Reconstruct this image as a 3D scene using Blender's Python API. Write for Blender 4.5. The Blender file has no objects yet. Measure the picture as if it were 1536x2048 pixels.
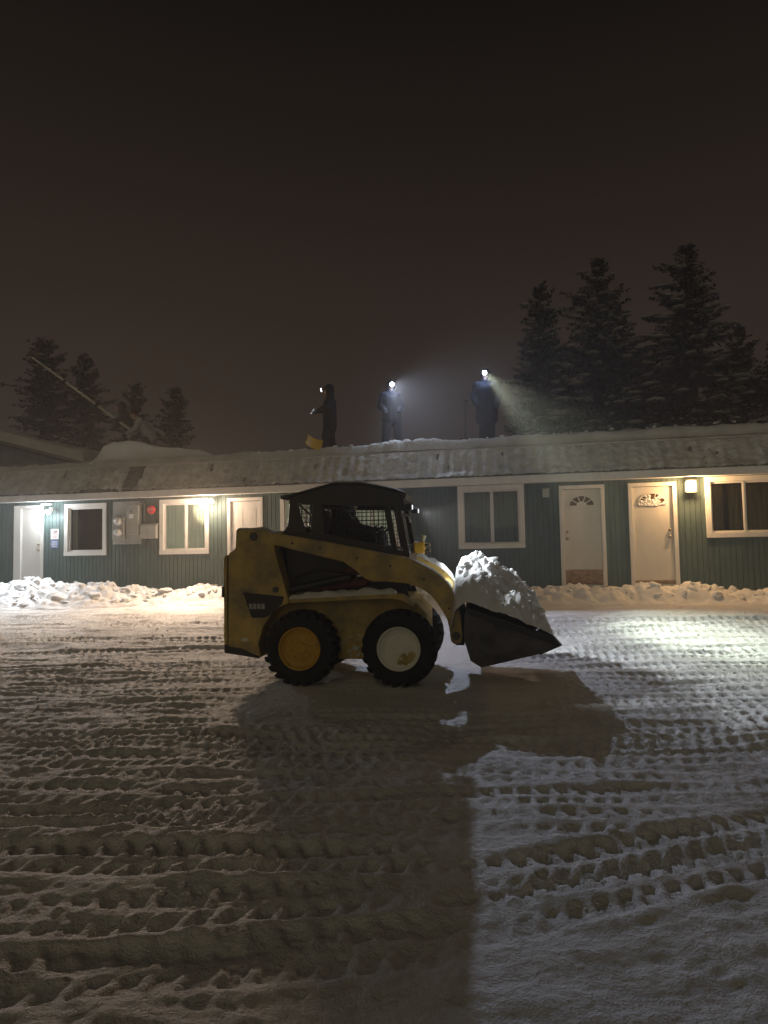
import bpy, math, random
import numpy as np
from mathutils import Vector, Matrix, Quaternion

R = math.radians
sc = bpy.context.scene
col = sc.collection

# ------------------------------------------------------------------ camera, sky, light, exposure
cam_d = bpy.data.cameras.new('camera')
cam = bpy.data.objects.new('camera', cam_d)
col.objects.link(cam)
cam_d.sensor_fit = 'HORIZONTAL'
cam_d.sensor_width = 36.0
cam_d.lens = 36.0 * 1300 / 1536
cam_d.clip_start = 0.05
cam_d.clip_end = 2000
cam.matrix_world = Matrix.Translation((0, 0, 1.42)) @ Matrix.Rotation(R(93.26), 4, 'X') @ Matrix.Rotation(R(-1.09), 4, 'Z')
sc.camera = cam

world = bpy.data.worlds.new('World')
sc.world = world
world.use_nodes = True
wn, wl = world.node_tree.nodes, world.node_tree.links
wn.clear()
w_out = wn.new('ShaderNodeOutputWorld')
w_bg = wn.new('ShaderNodeBackground')
w_tc = wn.new('ShaderNodeTexCoord')
w_sep = wn.new('ShaderNodeSeparateXYZ')
w_rmp = wn.new('ShaderNodeValToRGB')
wl.new(w_tc.outputs['Generated'], w_sep.inputs[0])
wl.new(w_sep.outputs['Z'], w_rmp.inputs[0])
wl.new(w_rmp.outputs[0], w_bg.inputs[0])
wl.new(w_bg.outputs[0], w_out.inputs[0])
e = w_rmp.color_ramp.elements
e[0].position = 0.0
e[0].color = (0.0330, 0.0255, 0.0220, 1)
e[1].position = 0.66
e[1].color = (0.0046, 0.0037, 0.0034, 1)
m_ = w_rmp.color_ramp.elements.new(0.28)
m_.color = (0.0268, 0.0186, 0.0140, 1)
w_bg.inputs[1].default_value = 1.0

# town glow from far behind the camera, low over the lot (stands in the place of the sun)
sun_d = bpy.data.lights.new('town_glow', 'SUN')
sun_d.energy = 0.155
sun_d.angle = R(50)
sun_d.color = (1.0, 0.88, 0.56)
sun = bpy.data.objects.new('town_glow', sun_d)
col.objects.link(sun)
sun_dir = Vector((0.30, 1.0, -0.52)).normalized()
sun.rotation_euler = sun_dir.to_track_quat('-Z', 'Y').to_euler()

sc.view_settings.view_transform = 'Standard'
sc.view_settings.look = 'None'
sc.view_settings.exposure = 0
sc.view_settings.gamma = 1
sc.view_settings.use_curve_mapping = False
sc.render.engine = 'CYCLES'
sc.cycles.use_denoising = True
sc.cycles.max_bounces = 8
sc.cycles.volume_bounces = 0
sc.cycles.sample_clamp_indirect = 4.0

# ------------------------------------------------------------------ noise
def _hash(xi, yi, seed):
    h = (xi.astype(np.int64) * 374761393 + yi.astype(np.int64) * 668265263 + seed * 974634777) & 0xffffffff
    h = ((h ^ (h >> 13)) * 1274126177) & 0xffffffff
    h = ((h ^ (h >> 16)) * 2246822519) & 0xffffffff
    return ((h ^ (h >> 15)) & 0xffffff) / float(0x1000000)

def perlin(x, y, seed=0):
    x = np.asarray(x, float); y = np.asarray(y, float)
    xi = np.floor(x); yi = np.floor(y)
    fx = x - xi; fy = y - yi
    u = fx * fx * fx * (fx * (fx * 6 - 15) + 10); v = fy * fy * fy * (fy * (fy * 6 - 15) + 10)
    def g(ix, iy, dx, dy):
        a = _hash(ix, iy, seed) * 2 * math.pi
        return np.cos(a) * dx + np.sin(a) * dy
    n00 = g(xi, yi, fx, fy); n10 = g(xi + 1, yi, fx - 1, fy)
    n01 = g(xi, yi + 1, fx, fy - 1); n11 = g(xi + 1, yi + 1, fx - 1, fy - 1)
    return ((n00 * (1 - u) + n10 * u) * (1 - v) + (n01 * (1 - u) + n11 * u) * v) * 1.4

def fbm(x, y, seed=0, octv=4, gain=0.5):
    t = 0; a = 1
    for o in range(octv):
        t = t + a * perlin(x * 2 ** o, y * 2 ** o, seed + o * 17)
        a *= gain
    return t

def ridge(x, y, seed=0, octv=3):
    t = 0; a = 1
    for o in range(octv):
        t = t + a * (1 - 2 * np.abs(perlin(x * 2 ** o, y * 2 ** o, seed + o * 31)))
        a *= 0.5
    return t

def worley(x, y, seed=0):
    xi = np.floor(x); yi = np.floor(y)
    best = np.full(np.shape(x), 9.0)
    for dx in (-1, 0, 1):
        for dy in (-1, 0, 1):
            cx = xi + dx; cy = yi + dy
            px = cx + _hash(cx, cy, seed); py = cy + _hash(cx, cy, seed + 5)
            best = np.minimum(best, (px - x) ** 2 + (py - y) ** 2)
    return np.sqrt(best)

def sstep(a, b, x):
    t = np.clip((x - a) / (b - a), 0, 1)
    return t * t * (3 - 2 * t)

# ------------------------------------------------------------------ materials
MATS = {}
def mat(name, color, rough=0.6, metal=0.0, noise=None, bump=None, coat=0.0, spec=0.5, dirt=None):
    """noise=(scale, amount, (sx,sy,sz)) varies the value; bump=(scale, strength, distance); dirt=(scale, colour, lo, hi)."""
    m = bpy.data.materials.new(name); m.use_nodes = True
    nt = m.node_tree; n = nt.nodes; l = nt.links
    b = n['Principled BSDF']
    b.inputs['Base Color'].default_value = (*color, 1)
    b.inputs['Roughness'].default_value = rough
    b.inputs['Metallic'].default_value = metal
    b.inputs['Specular IOR Level'].default_value = spec
    if coat: b.inputs['Coat Weight'].default_value = coat
    tc = n.new('ShaderNodeTexCoord')
    last = None
    if noise:
        s, a, st = noise
        mp = n.new('ShaderNodeMapping'); mp.inputs['Scale'].default_value = st
        nz = n.new('ShaderNodeTexNoise'); nz.inputs['Scale'].default_value = s; nz.inputs['Detail'].default_value = 6
        l.new(tc.outputs['Object'], mp.inputs[0]); l.new(mp.outputs[0], nz.inputs['Vector'])
        mr = n.new('ShaderNodeMapRange'); mr.inputs[1].default_value = 0.3; mr.inputs[2].default_value = 0.7
        mr.inputs[3].default_value = 1 - a; mr.inputs[4].default_value = 1 + a
        l.new(nz.outputs[0], mr.inputs[0])
        mx = n.new('ShaderNodeMix'); mx.data_type = 'RGBA'; mx.blend_type = 'MULTIPLY'; mx.inputs[0].default_value = 1
        mx.inputs[6].default_value = (*color, 1)
        l.new(mr.outputs[0], mx.inputs[7])
        last = mx.outputs[2]
        l.new(last, b.inputs['Base Color'])
    if dirt:
        s, dc, lo, hi = dirt
        nz = n.new('ShaderNodeTexNoise'); nz.inputs['Scale'].default_value = s; nz.inputs['Detail'].default_value = 8
        nz.inputs['Roughness'].default_value = 0.65
        l.new(tc.outputs['Object'], nz.inputs['Vector'])
        mr = n.new('ShaderNodeMapRange'); mr.inputs[1].default_value = lo; mr.inputs[2].default_value = hi
        l.new(nz.outputs[0], mr.inputs[0])
        mx = n.new('ShaderNodeMix'); mx.data_type = 'RGBA'
        l.new(mr.outputs[0], mx.inputs[0])
        if last: l.new(last, mx.inputs[6])
        else: mx.inputs[6].default_value = (*color, 1)
        mx.inputs[7].default_value = (*dc, 1)
        l.new(mx.outputs[2], b.inputs['Base Color'])
    if bump:
        prev = None
        for (s, st, d) in (bump if isinstance(bump[0], tuple) else (bump,)):
            nz = n.new('ShaderNodeTexNoise'); nz.inputs['Scale'].default_value = s; nz.inputs['Detail'].default_value = 5
            l.new(tc.outputs['Object'], nz.inputs['Vector'])
            bp = n.new('ShaderNodeBump'); bp.inputs['Strength'].default_value = st; bp.inputs['Distance'].default_value = d
            l.new(nz.outputs[0], bp.inputs['Height'])
            if prev: l.new(prev, bp.inputs['Normal'])
            prev = bp.outputs[0]
        l.new(prev, b.inputs['Normal'])
    MATS[name] = m
    return m

def emis(name, color, strength):
    m = bpy.data.materials.new(name); m.use_nodes = True
    b = m.node_tree.nodes['Principled BSDF']
    b.inputs['Base Color'].default_value = (0.8, 0.8, 0.8, 1)
    b.inputs['Emission Color'].default_value = (*color, 1)
    b.inputs['Emission Strength'].default_value = strength
    MATS[name] = m
    return m

def glass(name, tint=(0.9, 0.95, 0.93)):
    m = bpy.data.materials.new(name); m.use_nodes = True
    nt = m.node_tree; n = nt.nodes; l = nt.links
    n.clear()
    o = n.new('ShaderNodeOutputMaterial'); mx = n.new('ShaderNodeMixShader')
    t = n.new('ShaderNodeBsdfTransparent'); t.inputs[0].default_value = (*tint, 1)
    g = n.new('ShaderNodeBsdfGlossy'); g.inputs['Roughness'].default_value = 0.03
    f = n.new('ShaderNodeFresnel'); f.inputs[0].default_value = 1.5
    l.new(f.outputs[0], mx.inputs[0]); l.new(t.outputs[0], mx.inputs[1]); l.new(g.outputs[0], mx.inputs[2])
    l.new(mx.outputs[0], o.inputs[0])
    MATS[name] = m
    return m

SNOW = mat('snow', (0.80, 0.80, 0.80), 0.75, noise=(1.3, 0.05, (1, 1, 1)), bump=((38, 0.45, 0.02), (140, 0.3, 0.006)), spec=0.25)
SNOWG = mat('snow_ground', (0.78, 0.77, 0.75), 0.7, noise=(0.9, 0.10, (1, 1, 1)), bump=((30, 0.6, 0.025), (120, 0.5, 0.010)), spec=0.25,
            dirt=(1.7, (0.60, 0.57, 0.53), 0.50, 0.75))
SNOWR = mat('snow_old', (0.70, 0.69, 0.64), 0.8, noise=(2.2, 0.14, (1, 1, 1)), bump=((22, 0.6, 0.03), (90, 0.4, 0.01)), spec=0.2)
SNOWM = mat('snow_thin', (0.74, 0.73, 0.68), 0.85, noise=(2.0, 0.20, (2.2, 1, 0.8)), bump=((22, 0.7, 0.03), (90, 0.5, 0.012)), spec=0.2, dirt=(6.5, (0.50, 0.50, 0.47), 0.46, 0.75))
SIDING = mat('siding_paint', (0.060, 0.097, 0.092), 0.62, noise=(3.0, 0.22, (4, 4, 0.6)), bump=(60, 0.15, 0.004), dirt=(1.1, (0.085, 0.11, 0.10), 0.52, 0.8))
BACKING = mat('wall_backing', (0.028, 0.05, 0.05), 0.8, noise=(3, 0.15, (1, 1, 1)))
TRIM = mat('white_trim', (0.72, 0.70, 0.66), 0.5, noise=(5, 0.07, (1, 1, 0.3)), dirt=(3.0, (0.5, 0.47, 0.42), 0.6, 0.85), bump=(40, 0.08, 0.003))
DOORW = mat('door_paint', (0.66, 0.64, 0.60), 0.45, noise=(4, 0.06, (1, 1, 0.5)), bump=(30, 0.08, 0.003))
DOORD = mat('door_paint_worn', (0.66, 0.63, 0.57), 0.5, noise=(4, 0.07, (1, 1, 0.5)), bump=(30, 0.1, 0.003))
KICK = mat('door_grime', (0.30, 0.21, 0.12), 0.7, noise=(9, 0.45, (1, 1, 2)))
ROOFM = mat('mansard_shingle', (0.22, 0.225, 0.21), 0.85, noise=(8, 0.2, (1, 1, 1)), bump=(50, 0.4, 0.006))
ROOFR = mat('roof_rib_metal', (0.36, 0.36, 0.34), 0.6, metal=0.2, noise=(8, 0.2, (1, 1, 1)), bump=(40, 0.2, 0.003))
CONC = mat('render_wall', (0.24, 0.23, 0.21), 0.85, noise=(3, 0.2, (1, 1, 1)), bump=(30, 0.3, 0.01))
GLASS = glass('window_glass')
BLIND = mat('blind_cloth', (0.66, 0.66, 0.56), 0.8, noise=(3, 0.1, (8, 1, 0.3)), bump=(25, 0.1, 0.01))
BLIND_GLOW = mat('blind_added_glow', (0.66, 0.66, 0.56), 0.8, noise=(3, 0.1, (8, 1, 0.3)), bump=(25, 0.1, 0.01))
_b = BLIND_GLOW.node_tree.nodes['Principled BSDF']; _b.inputs['Emission Color'].default_value = (1.0, 0.95, 0.70, 1); _b.inputs['Emission Strength'].default_value = 0.12   # glow put into the cloth itself to brighten it; no lamp behind
BLIND2 = mat('green_blind', (0.115, 0.135, 0.095), 0.85, noise=(3, 0.2, (8, 1, 0.3)))
CURT = mat('brown_curtain', (0.30, 0.18, 0.09), 0.9, noise=(4, 0.3, (6, 1, 0.3)))
DARKIN = mat('dark_interior', (0.03, 0.028, 0.03), 0.9, noise=(3, 0.3, (1, 1, 1)))
GREYM = mat('grey_panel', (0.30, 0.31, 0.29), 0.6, metal=0.0, noise=(5, 0.15, (1, 1, 0.5)), bump=(25, 0.15, 0.004))
GALV = mat('galvanised', (0.45, 0.46, 0.46), 0.4, metal=0.6, noise=(12, 0.2, (1, 1, 1)))
BRASS = mat('knob_metal', (0.42, 0.36, 0.26), 0.35, metal=0.8, noise=(20, 0.2, (1, 1, 1)))
RED = mat('red_paint', (0.55, 0.03, 0.035), 0.4, noise=(10, 0.1, (1, 1, 1)))
WHITEP = mat('sign_white', (0.75, 0.75, 0.74), 0.5, noise=(9, 0.05, (1, 1, 1)))
BLUEP = mat('sign_blue', (0.12, 0.17, 0.33), 0.5, noise=(9, 0.08, (1, 1, 1)))
INK = mat('ink_dark', (0.06, 0.03, 0.03), 0.6, noise=(30, 0.2, (1, 1, 1)))
INKR = mat('ink_red', (0.42, 0.13, 0.11), 0.6, noise=(30, 0.2, (1, 1, 1)))
YEL = mat('machine_yellow', (0.53, 0.375, 0.095), 0.5, noise=(5, 0.25, (1, 1, 0.6)), bump=((14, 0.10, 0.006), (70, 0.10, 0.002)), dirt=(3.2, (0.17, 0.145, 0.095), 0.42, 0.70))
YELR = mat('rim_yellow', (0.58, 0.33, 0.02), 0.45, noise=(6, 0.15, (1, 1, 1)), dirt=(7, (0.12, 0.09, 0.05), 0.55, 0.8))
WRIM = mat('rim_white', (0.80, 0.80, 0.70), 0.5, noise=(5, 0.08, (1, 1, 1)), bump=(12, 0.1, 0.004))
STAIN = mat('rim_stain', (0.46, 0.36, 0.10), 0.55, noise=(14, 0.3, (1, 1, 1)))
BLK = mat('black_paint', (0.011, 0.011, 0.012), 0.42, noise=(6, 0.3, (1, 1, 1)), bump=(30, 0.08, 0.003))
STEEL = mat('worn_steel', (0.075, 0.07, 0.066), 0.45, metal=0.5, noise=(7, 0.5, (1, 1, 1)), bump=(18, 0.2, 0.006), dirt=(3, (0.11, 0.06, 0.035), 0.55, 0.75))
CHROME = mat('cylinder_rod', (0.62, 0.62, 0.62), 0.18, metal=1.0, noise=(10, 0.1, (1, 1, 1)))
RUB = mat('tyre_rubber', (0.010, 0.010, 0.010), 0.8, noise=(9, 0.3, (1, 1, 1)), bump=(40, 0.3, 0.004), dirt=(5, (0.10, 0.10, 0.10), 0.66, 0.9))
DRED = mat('dark_red_panel', (0.12, 0.014, 0.016), 0.5, noise=(6, 0.3, (1, 1, 1)))
HOSE = mat('hose_rubber', (0.02, 0.02, 0.02), 0.6, noise=(9, 0.2, (1, 1, 1)))
SHYEL = mat('shovel_yellow', (0.80, 0.47, 0.02), 0.4, noise=(6, 0.08, (1, 1, 1)))
WOOD = mat('wood_handle', (0.30, 0.21, 0.12), 0.6, noise=(8, 0.2, (1, 1, 0.2)))
POLE = mat('pole_metal', (0.60, 0.58, 0.48), 0.5, metal=0.0, noise=(3, 0.25, (1, 1, 1)))
SKIN = mat('skin', (0.42, 0.26, 0.19), 0.55, noise=(12, 0.08, (1, 1, 1)))
EYE = mat('eye', (0.06, 0.05, 0.05), 0.2, noise=(10, 0.1, (1, 1, 1)))
CLB = mat('cloth_black', (0.016, 0.017, 0.022), 0.85, noise=(14, 0.3, (1, 1, 1)), bump=(25, 0.4, 0.01))
CLN = mat('cloth_navy', (0.012, 0.014, 0.022), 0.85, noise=(14, 0.3, (1, 1, 1)), bump=(25, 0.4, 0.01))
CLG = mat('cloth_grey', (0.05, 0.05, 0.052), 0.85, noise=(14, 0.3, (1, 1, 1)), bump=(25, 0.4, 0.01))
CLW = mat('cloth_white', (0.46, 0.45, 0.44), 0.85, noise=(9, 0.12, (1, 1, 1)), bump=(22, 0.4, 0.01))
CLR = mat('cloth_dark_red', (0.11, 0.015, 0.02), 0.85, noise=(14, 0.3, (1, 1, 1)), bump=(25, 0.4, 0.01))
BARK = mat('bark', (0.06, 0.045, 0.035), 0.9, noise=(6, 0.3, (1, 1, 0.3)), bump=(20, 0.6, 0.02))
NEED = mat('spruce_needles', (0.036, 0.048, 0.036), 0.8, noise=(1.2, 0.35, (1, 1, 1)))
E_COOL = emis('bulb_cool', (0.93, 0.97, 1.0), 30)
E_PEACH = emis('bulb_warm', (1.0, 0.80, 0.58), 30)
E_YEL = emis('lantern_glow', (1.0, 0.70, 0.28), 7)
E_HEAD = emis('headlamp_led', (0.80, 0.90, 1.0), 120)
E_HEADW = emis('headlamp_led_dim', (0.92, 0.96, 1.0), 14)
E_WORK = emis('work_light_led', (0.9, 0.96, 1.0), 1.2)
E_PHONE = emis('phone_screen', (0.9, 0.95, 1.0), 3)

# ------------------------------------------------------------------ mesh builder
class MB:
    def __init__(s): s.v = []; s.f = []
    def add(s, vs, fs):
        o = len(s.v); s.v += [tuple(map(float, q)) for q in vs]; s.f += [tuple(i + o for i in f) for f in fs]
        return s
    def box(s, x0, x1, y0, y1, z0, z1):
        return s.add([(x0, y0, z0), (x1, y0, z0), (x1, y1, z0), (x0, y1, z0), (x0, y0, z1), (x1, y0, z1), (x1, y1, z1), (x0, y1, z1)],
                     [(0, 3, 2, 1), (4, 5, 6, 7), (0, 1, 5, 4), (1, 2, 6, 5), (2, 3, 7, 6), (3, 0, 4, 7)])
    def prism(s, pts, y0, y1):
        """polygon in x,z extruded along y"""
        n = len(pts)
        a = sum(pts[i][0] * pts[(i + 1) % n][1] - pts[(i + 1) % n][0] * pts[i][1] for i in range(n))
        if a < 0: pts = pts[::-1]
        vs = [(x, y0, z) for x, z in pts] + [(x, y1, z) for x, z in pts]
        fs = [tuple(range(n)), tuple(range(2 * n - 1, n - 1, -1))]
        fs += [(i, i + n, (i + 1) % n + n, (i + 1) % n) for i in range(n)]
        return s.add(vs, fs)
    def prism_xy(s, pts, z0, z1):
        n = len(pts)
        a = sum(pts[i][0] * pts[(i + 1) % n][1] - pts[(i + 1) % n][0] * pts[i][1] for i in range(n))
        if a < 0: pts = pts[::-1]
        vs = [(x, y, z0) for x, y in pts] + [(x, y, z1) for x, y in pts]
        fs = [tuple(range(n - 1, -1, -1)), tuple(range(n, 2 * n))]
        fs += [(i, (i + 1) % n, (i + 1) % n + n, i + n) for i in range(n)]
        return s.add(vs, fs)
    def tube(s, pts, r, seg=10, cap=True):
        pts = [Vector(p) for p in pts]; rs = r if isinstance(r, (list, tuple)) else [r] * len(pts)
        rings = []; up = None; vs = []; fs = []
        for i, p in enumerate(pts):
            t = (pts[min(i + 1, len(pts) - 1)] - pts[max(i - 1, 0)]).normalized()
            if up is None: up = t.orthogonal().normalized()
            up = (up - t * up.dot(t))
            up = up.normalized() if up.length > 1e-6 else t.orthogonal().normalized()
            b = t.cross(up)
            for k in range(seg):
                a = 2 * math.pi * k / seg
                vs.append(p + (up * math.cos(a) + b * math.sin(a)) * rs[i])
        for i in range(len(pts) - 1):
            for k in range(seg):
                k2 = (k + 1) % seg
                fs.append((i * seg + k, i * seg + k2, (i + 1) * seg + k2, (i + 1) * seg + k))
        if cap:
            fs.append(tuple(range(seg - 1, -1, -1))); fs.append(tuple(range((len(pts) - 1) * seg, len(pts) * seg)))
        return s.add(vs, fs)
    def cap(s, a, b, ra, rb, seg=12):
        """tapered capsule"""
        a = Vector(a); b = Vector(b); t = (b - a)
        L = t.length; t = t / L if L > 1e-6 else Vector((0, 0, 1))
        pts = []; rs = []
        for k in range(4, 0, -1):
            an = k / 4 * math.pi / 2 * 0.98
            pts.append(a - t * ra * math.sin(an)); rs.append(ra * math.cos(an))
        for q in (0, 0.5, 1): pts.append(a + t * L * q); rs.append(ra + (rb - ra) * q)
        for k in range(1, 5):
            an = k / 4 * math.pi / 2 * 0.98
            pts.append(b + t * rb * math.sin(an)); rs.append(rb * math.cos(an))
        return s.tube(pts, rs, seg)
    def ball(s, c, rx, ry=None, rz=None, seg=14, ring=9):
        ry = ry or rx; rz = rz or rx
        vs = [(c[0], c[1], c[2] - rz)]; fs = []
        for i in range(1, ring):
            a = -math.pi / 2 + math.pi * i / ring
            for k in range(seg):
                b = 2 * math.pi * k / seg
                vs.append((c[0] + rx * math.cos(a) * math.cos(b), c[1] + ry * math.cos(a) * math.sin(b), c[2] + rz * math.sin(a)))
        vs.append((c[0], c[1], c[2] + rz)); T = len(vs) - 1
        for k in range(seg):
            k2 = (k + 1) % seg
            fs.append((0, 1 + k2, 1 + k))
            for i in range(ring - 2): fs.append((1 + i * seg + k, 1 + i * seg + k2, 1 + (i + 1) * seg + k2, 1 + (i + 1) * seg + k))
            fs.append((1 + (ring - 2) * seg + k, 1 + (ring - 2) * seg + k2, T))
        return s.add(vs, fs)
    def lathe_y(s, prof, c=(0, 0, 0), seg=48):
        """profile of (radius, y) turned round the y axis"""
        vs = []; fs = []; n = len(prof)
        for k in range(seg):
            a = 2 * math.pi * k / seg
            for r, y in prof: vs.append((c[0] + r * math.cos(a), c[1] + y, c[2] + r * math.sin(a)))
        for k in range(seg):
            k2 = (k + 1) % seg
            for i in range(n - 1): fs.append((k * n + i, k2 * n + i, k2 * n + i + 1, k * n + i + 1))
        return s.add(vs, fs)
    def mesh(s, name, m, smooth=False):
        me = bpy.data.meshes.new(name)
        me.from_pydata(s.v, [], s.f); me.update()
        if m: me.materials.append(m)
        if smooth: me.shade_smooth()
        return me
    def build(s, name, m, parent=None, smooth=False, bevel=0.0):
        o = bpy.data.objects.new(name, s.mesh(name, m, smooth)); col.objects.link(o)
        if parent: o.parent = parent
        if bevel:
            bv = o.modifiers.new('bevel', 'BEVEL'); bv.width = bevel; bv.segments = 2; bv.limit_method = 'ANGLE'; bv.angle_limit = R(40)
        return o

def grid_obj(name, X, Y, Z, m, parent=None, smooth=True):
    ny, nx = X.shape
    me = bpy.data.meshes.new(name)
    v = np.stack([X, Y, Z], -1).reshape(-1, 3).astype(np.float32)
    i = np.arange((ny - 1) * (nx - 1)); r = i // (nx - 1); c = i % (nx - 1)
    a = r * nx + c
    f = np.stack([a, a + 1, a + nx + 1, a + nx], -1).astype(np.int32)
    me.vertices.add(len(v)); me.vertices.foreach_set('co', v.ravel())
    me.loops.add(f.size); me.loops.foreach_set('vertex_index', f.ravel())
    me.polygons.add(len(f)); me.polygons.foreach_set('loop_start', np.arange(0, f.size, 4, dtype=np.int32))
    me.update(calc_edges=True); me.validate()
    if smooth: me.shade_smooth()
    me.materials.append(m)
    o = bpy.data.objects.new(name, me); col.objects.link(o)
    if parent: o.parent = parent
    return o

def raw_mesh(name, v, f, m, smooth=True):
    """v (n,3) array, f (k,4) or (k,3) array"""
    me = bpy.data.meshes.new(name); w = f.shape[1]
    me.vertices.add(len(v)); me.vertices.foreach_set('co', np.asarray(v, np.float32).ravel())
    me.loops.add(f.size); me.loops.foreach_set('vertex_index', f.astype(np.int32).ravel())
    me.polygons.add(len(f)); me.polygons.foreach_set('loop_start', np.arange(0, f.size, w, dtype=np.int32))
    me.update(calc_edges=True)
    if smooth: me.shade_smooth()
    me.materials.append(m)
    return me

def link(name, me, parent=None):
    o = bpy.data.objects.new(name, me); col.objects.link(o)
    if parent: o.parent = parent
    return o
def empty(name, mw=None):
    o = bpy.data.objects.new(name, None); col.objects.link(o); o.empty_display_size = 0.2
    if mw is not None: o.matrix_world = mw
    return o
def tag(o, label=None, cat=None, group=None, kind=None):
    if label: o['label'] = label
    if cat: o['category'] = cat
    if group: o['group'] = group
    if kind: o['kind'] = kind
    return o

def ico_blob(rng, n=2):
    """unit icosphere points and triangles"""
    t = (1 + 5 ** 0.5) / 2
    v = [(-1, t, 0), (1, t, 0), (-1, -t, 0), (1, -t, 0), (0, -1, t), (0, 1, t), (0, -1, -t), (0, 1, -t), (t, 0, -1), (t, 0, 1), (-t, 0, -1), (-t, 0, 1)]
    f = [(0, 11, 5), (0, 5, 1), (0, 1, 7), (0, 7, 10), (0, 10, 11), (1, 5, 9), (5, 11, 4), (11, 10, 2), (10, 7, 6), (7, 1, 8), (3, 9, 4), (3, 4, 2), (3, 2, 6), (3, 6, 8), (3, 8, 9), (4, 9, 5), (2, 4, 11), (6, 2, 10), (8, 6, 7), (9, 8, 1)]
    v = [Vector(q).normalized() for q in v]
    for _ in range(n):
        c = {}; g = []
        def mid(a, b):
            k = (min(a, b), max(a, b))
            if k not in c: v.append(((v[a] + v[b]) / 2).normalized()); c[k] = len(v) - 1
            return c[k]
        for a, b, d in f:
            x, y, z = mid(a, b), mid(b, d), mid(d, a); g += [(a, x, z), (b, y, x), (d, z, y), (x, y, z)]
        f = g
    return np.array([tuple(q) for q in v]), np.array(f)
ICO_V, ICO_F = ico_blob(None, 2)
ICO1_V, ICO1_F = ico_blob(None, 1)

def lumps(specs, seed=0, base=None, rough=0.28):
    """specs: list of (x,y,z,rx,ry,rz). One vertex/face array of chunky snow lumps."""
    rng = np.random.default_rng(seed)
    V, F = (ICO_V, ICO_F) if base is None else base
    vs = []; fs = []; o = 0
    for (x, y, z, rx, ry, rz) in specs:
        q = rng.normal(size=4); q /= np.linalg.norm(q); Q = np.array(Quaternion(q).to_matrix())
        d = np.ones(len(V))
        for k in range(9):
            n = rng.normal(size=3); n /= np.linalg.norm(n)
            c_ = rng.uniform(0.35, 0.75); pr_ = np.maximum(V @ n, 1e-3)
            d = np.minimum(d, np.where(V @ n > 0.05, np.maximum(c_ / pr_, 0.45), 9.0))
        d *= 1 + rng.normal(size=len(V)) * 0.035
        P = (V * d[:, None]) @ Q.T * np.array([rx, ry, rz]) + np.array([x, y, z])
        vs.append(P); fs.append(F + o); o += len(V)
    return np.concatenate(vs), np.concatenate(fs)

# ------------------------------------------------------------------ frames of reference
TH = R(11.75)
W0 = Vector((0, 14.24, 0))
WM = Matrix.Translation(W0) @ Matrix.Rotation(-TH, 4, 'Z')      # building: x along the wall, y into the building, z up
def wallpt(s, off, z): return WM @ Vector((s, -off, z))
def wall_off(x, y):  return -(x * math.sin(TH) + (y - W0.y) * math.cos(TH))
def wall_s(x, y):    return x * math.cos(TH) - (y - W0.y) * math.sin(TH)
PS = R(8)
MO = Vector((-0.40, 6.80, 0))
MM = Matrix.Translation(MO) @ Matrix.Rotation(-PS, 4, 'Z')      # machine: x forward, y towards the building, z up

# ------------------------------------------------------------------ snowy ground
def axis_pts(lo, hi, fine, grow, outer):
    pos = [0.0]; st = fine
    while pos[-1] < hi:
        st = fine + max(0, pos[-1] - 2.0) * grow
        pos.append(pos[-1] + st)
    neg = [0.0]
    while neg[-1] > lo:
        st = fine + max(0, -neg[-1] - 2.0) * grow
        neg.append(neg[-1] - st)
    core = neg[:0:-1] + pos
    return [core[0] + o for o in (-300, -120, -50, -20, -8, -3, -1)] + core + [core[-1] + o for o in (1, 3, 8, 20, 50, 120, 300)]
gx = np.array(axis_pts(-11, 10, 0.0135, 0.0035, None))
gy = [1.6]
while gy[-1] < 15.5: gy.append(gy[-1] + 0.0034 * gy[-1] + 0.004)
gy = np.array([-300, -120, -40, -15, -5, -1.5, 0, 0.7, 1.2, 1.45] + gy + [16.5, 18, 21, 26, 40, 80, 160, 400])
GX, GY = np.meshgrid(gx, gy)

def base_height(x, y):
    off = wall_off(x, y)
    return 0.28 * sstep(6.3, 1.4, off)

TRACKS = []   # (y0, slope, curve, x0, x1, strength, width, lug period, phase)
trng = random.Random(7)
def pair(y0, sl, cv, x0, x1, st=1.0, per=0.118, gap=1.23):
    for k in (0, 1):
        TRACKS.append((y0 + k * gap, sl, cv, x0, x1, st * trng.uniform(0.8, 1.1), 0.30, per, trng.random()))
def single(y0, sl, cv, x0, x1, st=1.0, per=0.118, w=0.30):
    TRACKS.append((y0, sl, cv, x0, x1, st, w, per, trng.random()))
single(2.42, 0.36, 0.0, 0.1, 3.2, 1.25)
single(2.70, 0.30, 0.02, 0.15, 3.4, 1.0)
single(4.72, 0.03, 0.01, 0.6, 6.5, 1.25)
single(4.30, 0.06, 0.00, 0.9, 6.0, 0.7)
single(3.05, 0.0, 0.02, -4.0, 0.4, 1.1)
single(2.40, 0.14, 0.01, -3.0, 0.35, 1.1)
single(2.75, 0.10, 0.01, -3.0, 0.35, 0.7)
single(3.75, -0.05, 0.01, -5.0, -0.6, 0.7)
pair(5.3, -0.06, 0.006, -8.5, -1.0, 0.8)
pair(6.1, 0.05, -0.004, -9, -1.4, 0.7)
pair(8.1, -0.03, 0.0, -10, 0.0, 0.7)
pair(9.7, -0.12, 0.004, -10, -1.0, 0.8)
pair(11.6, -0.16, 0.0, -10, -1.5, 0.9)
for q in np.arange(5.4, 11.0, 0.46):
    single(q, trng.uniform(-0.14, 0.02), trng.uniform(-0.01, 0.01), 1.0 + max(0, 6.6 - q) * 0.2, 9.5, trng.uniform(0.7, 1.15), trng.uniform(0.11, 0.135))
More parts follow.
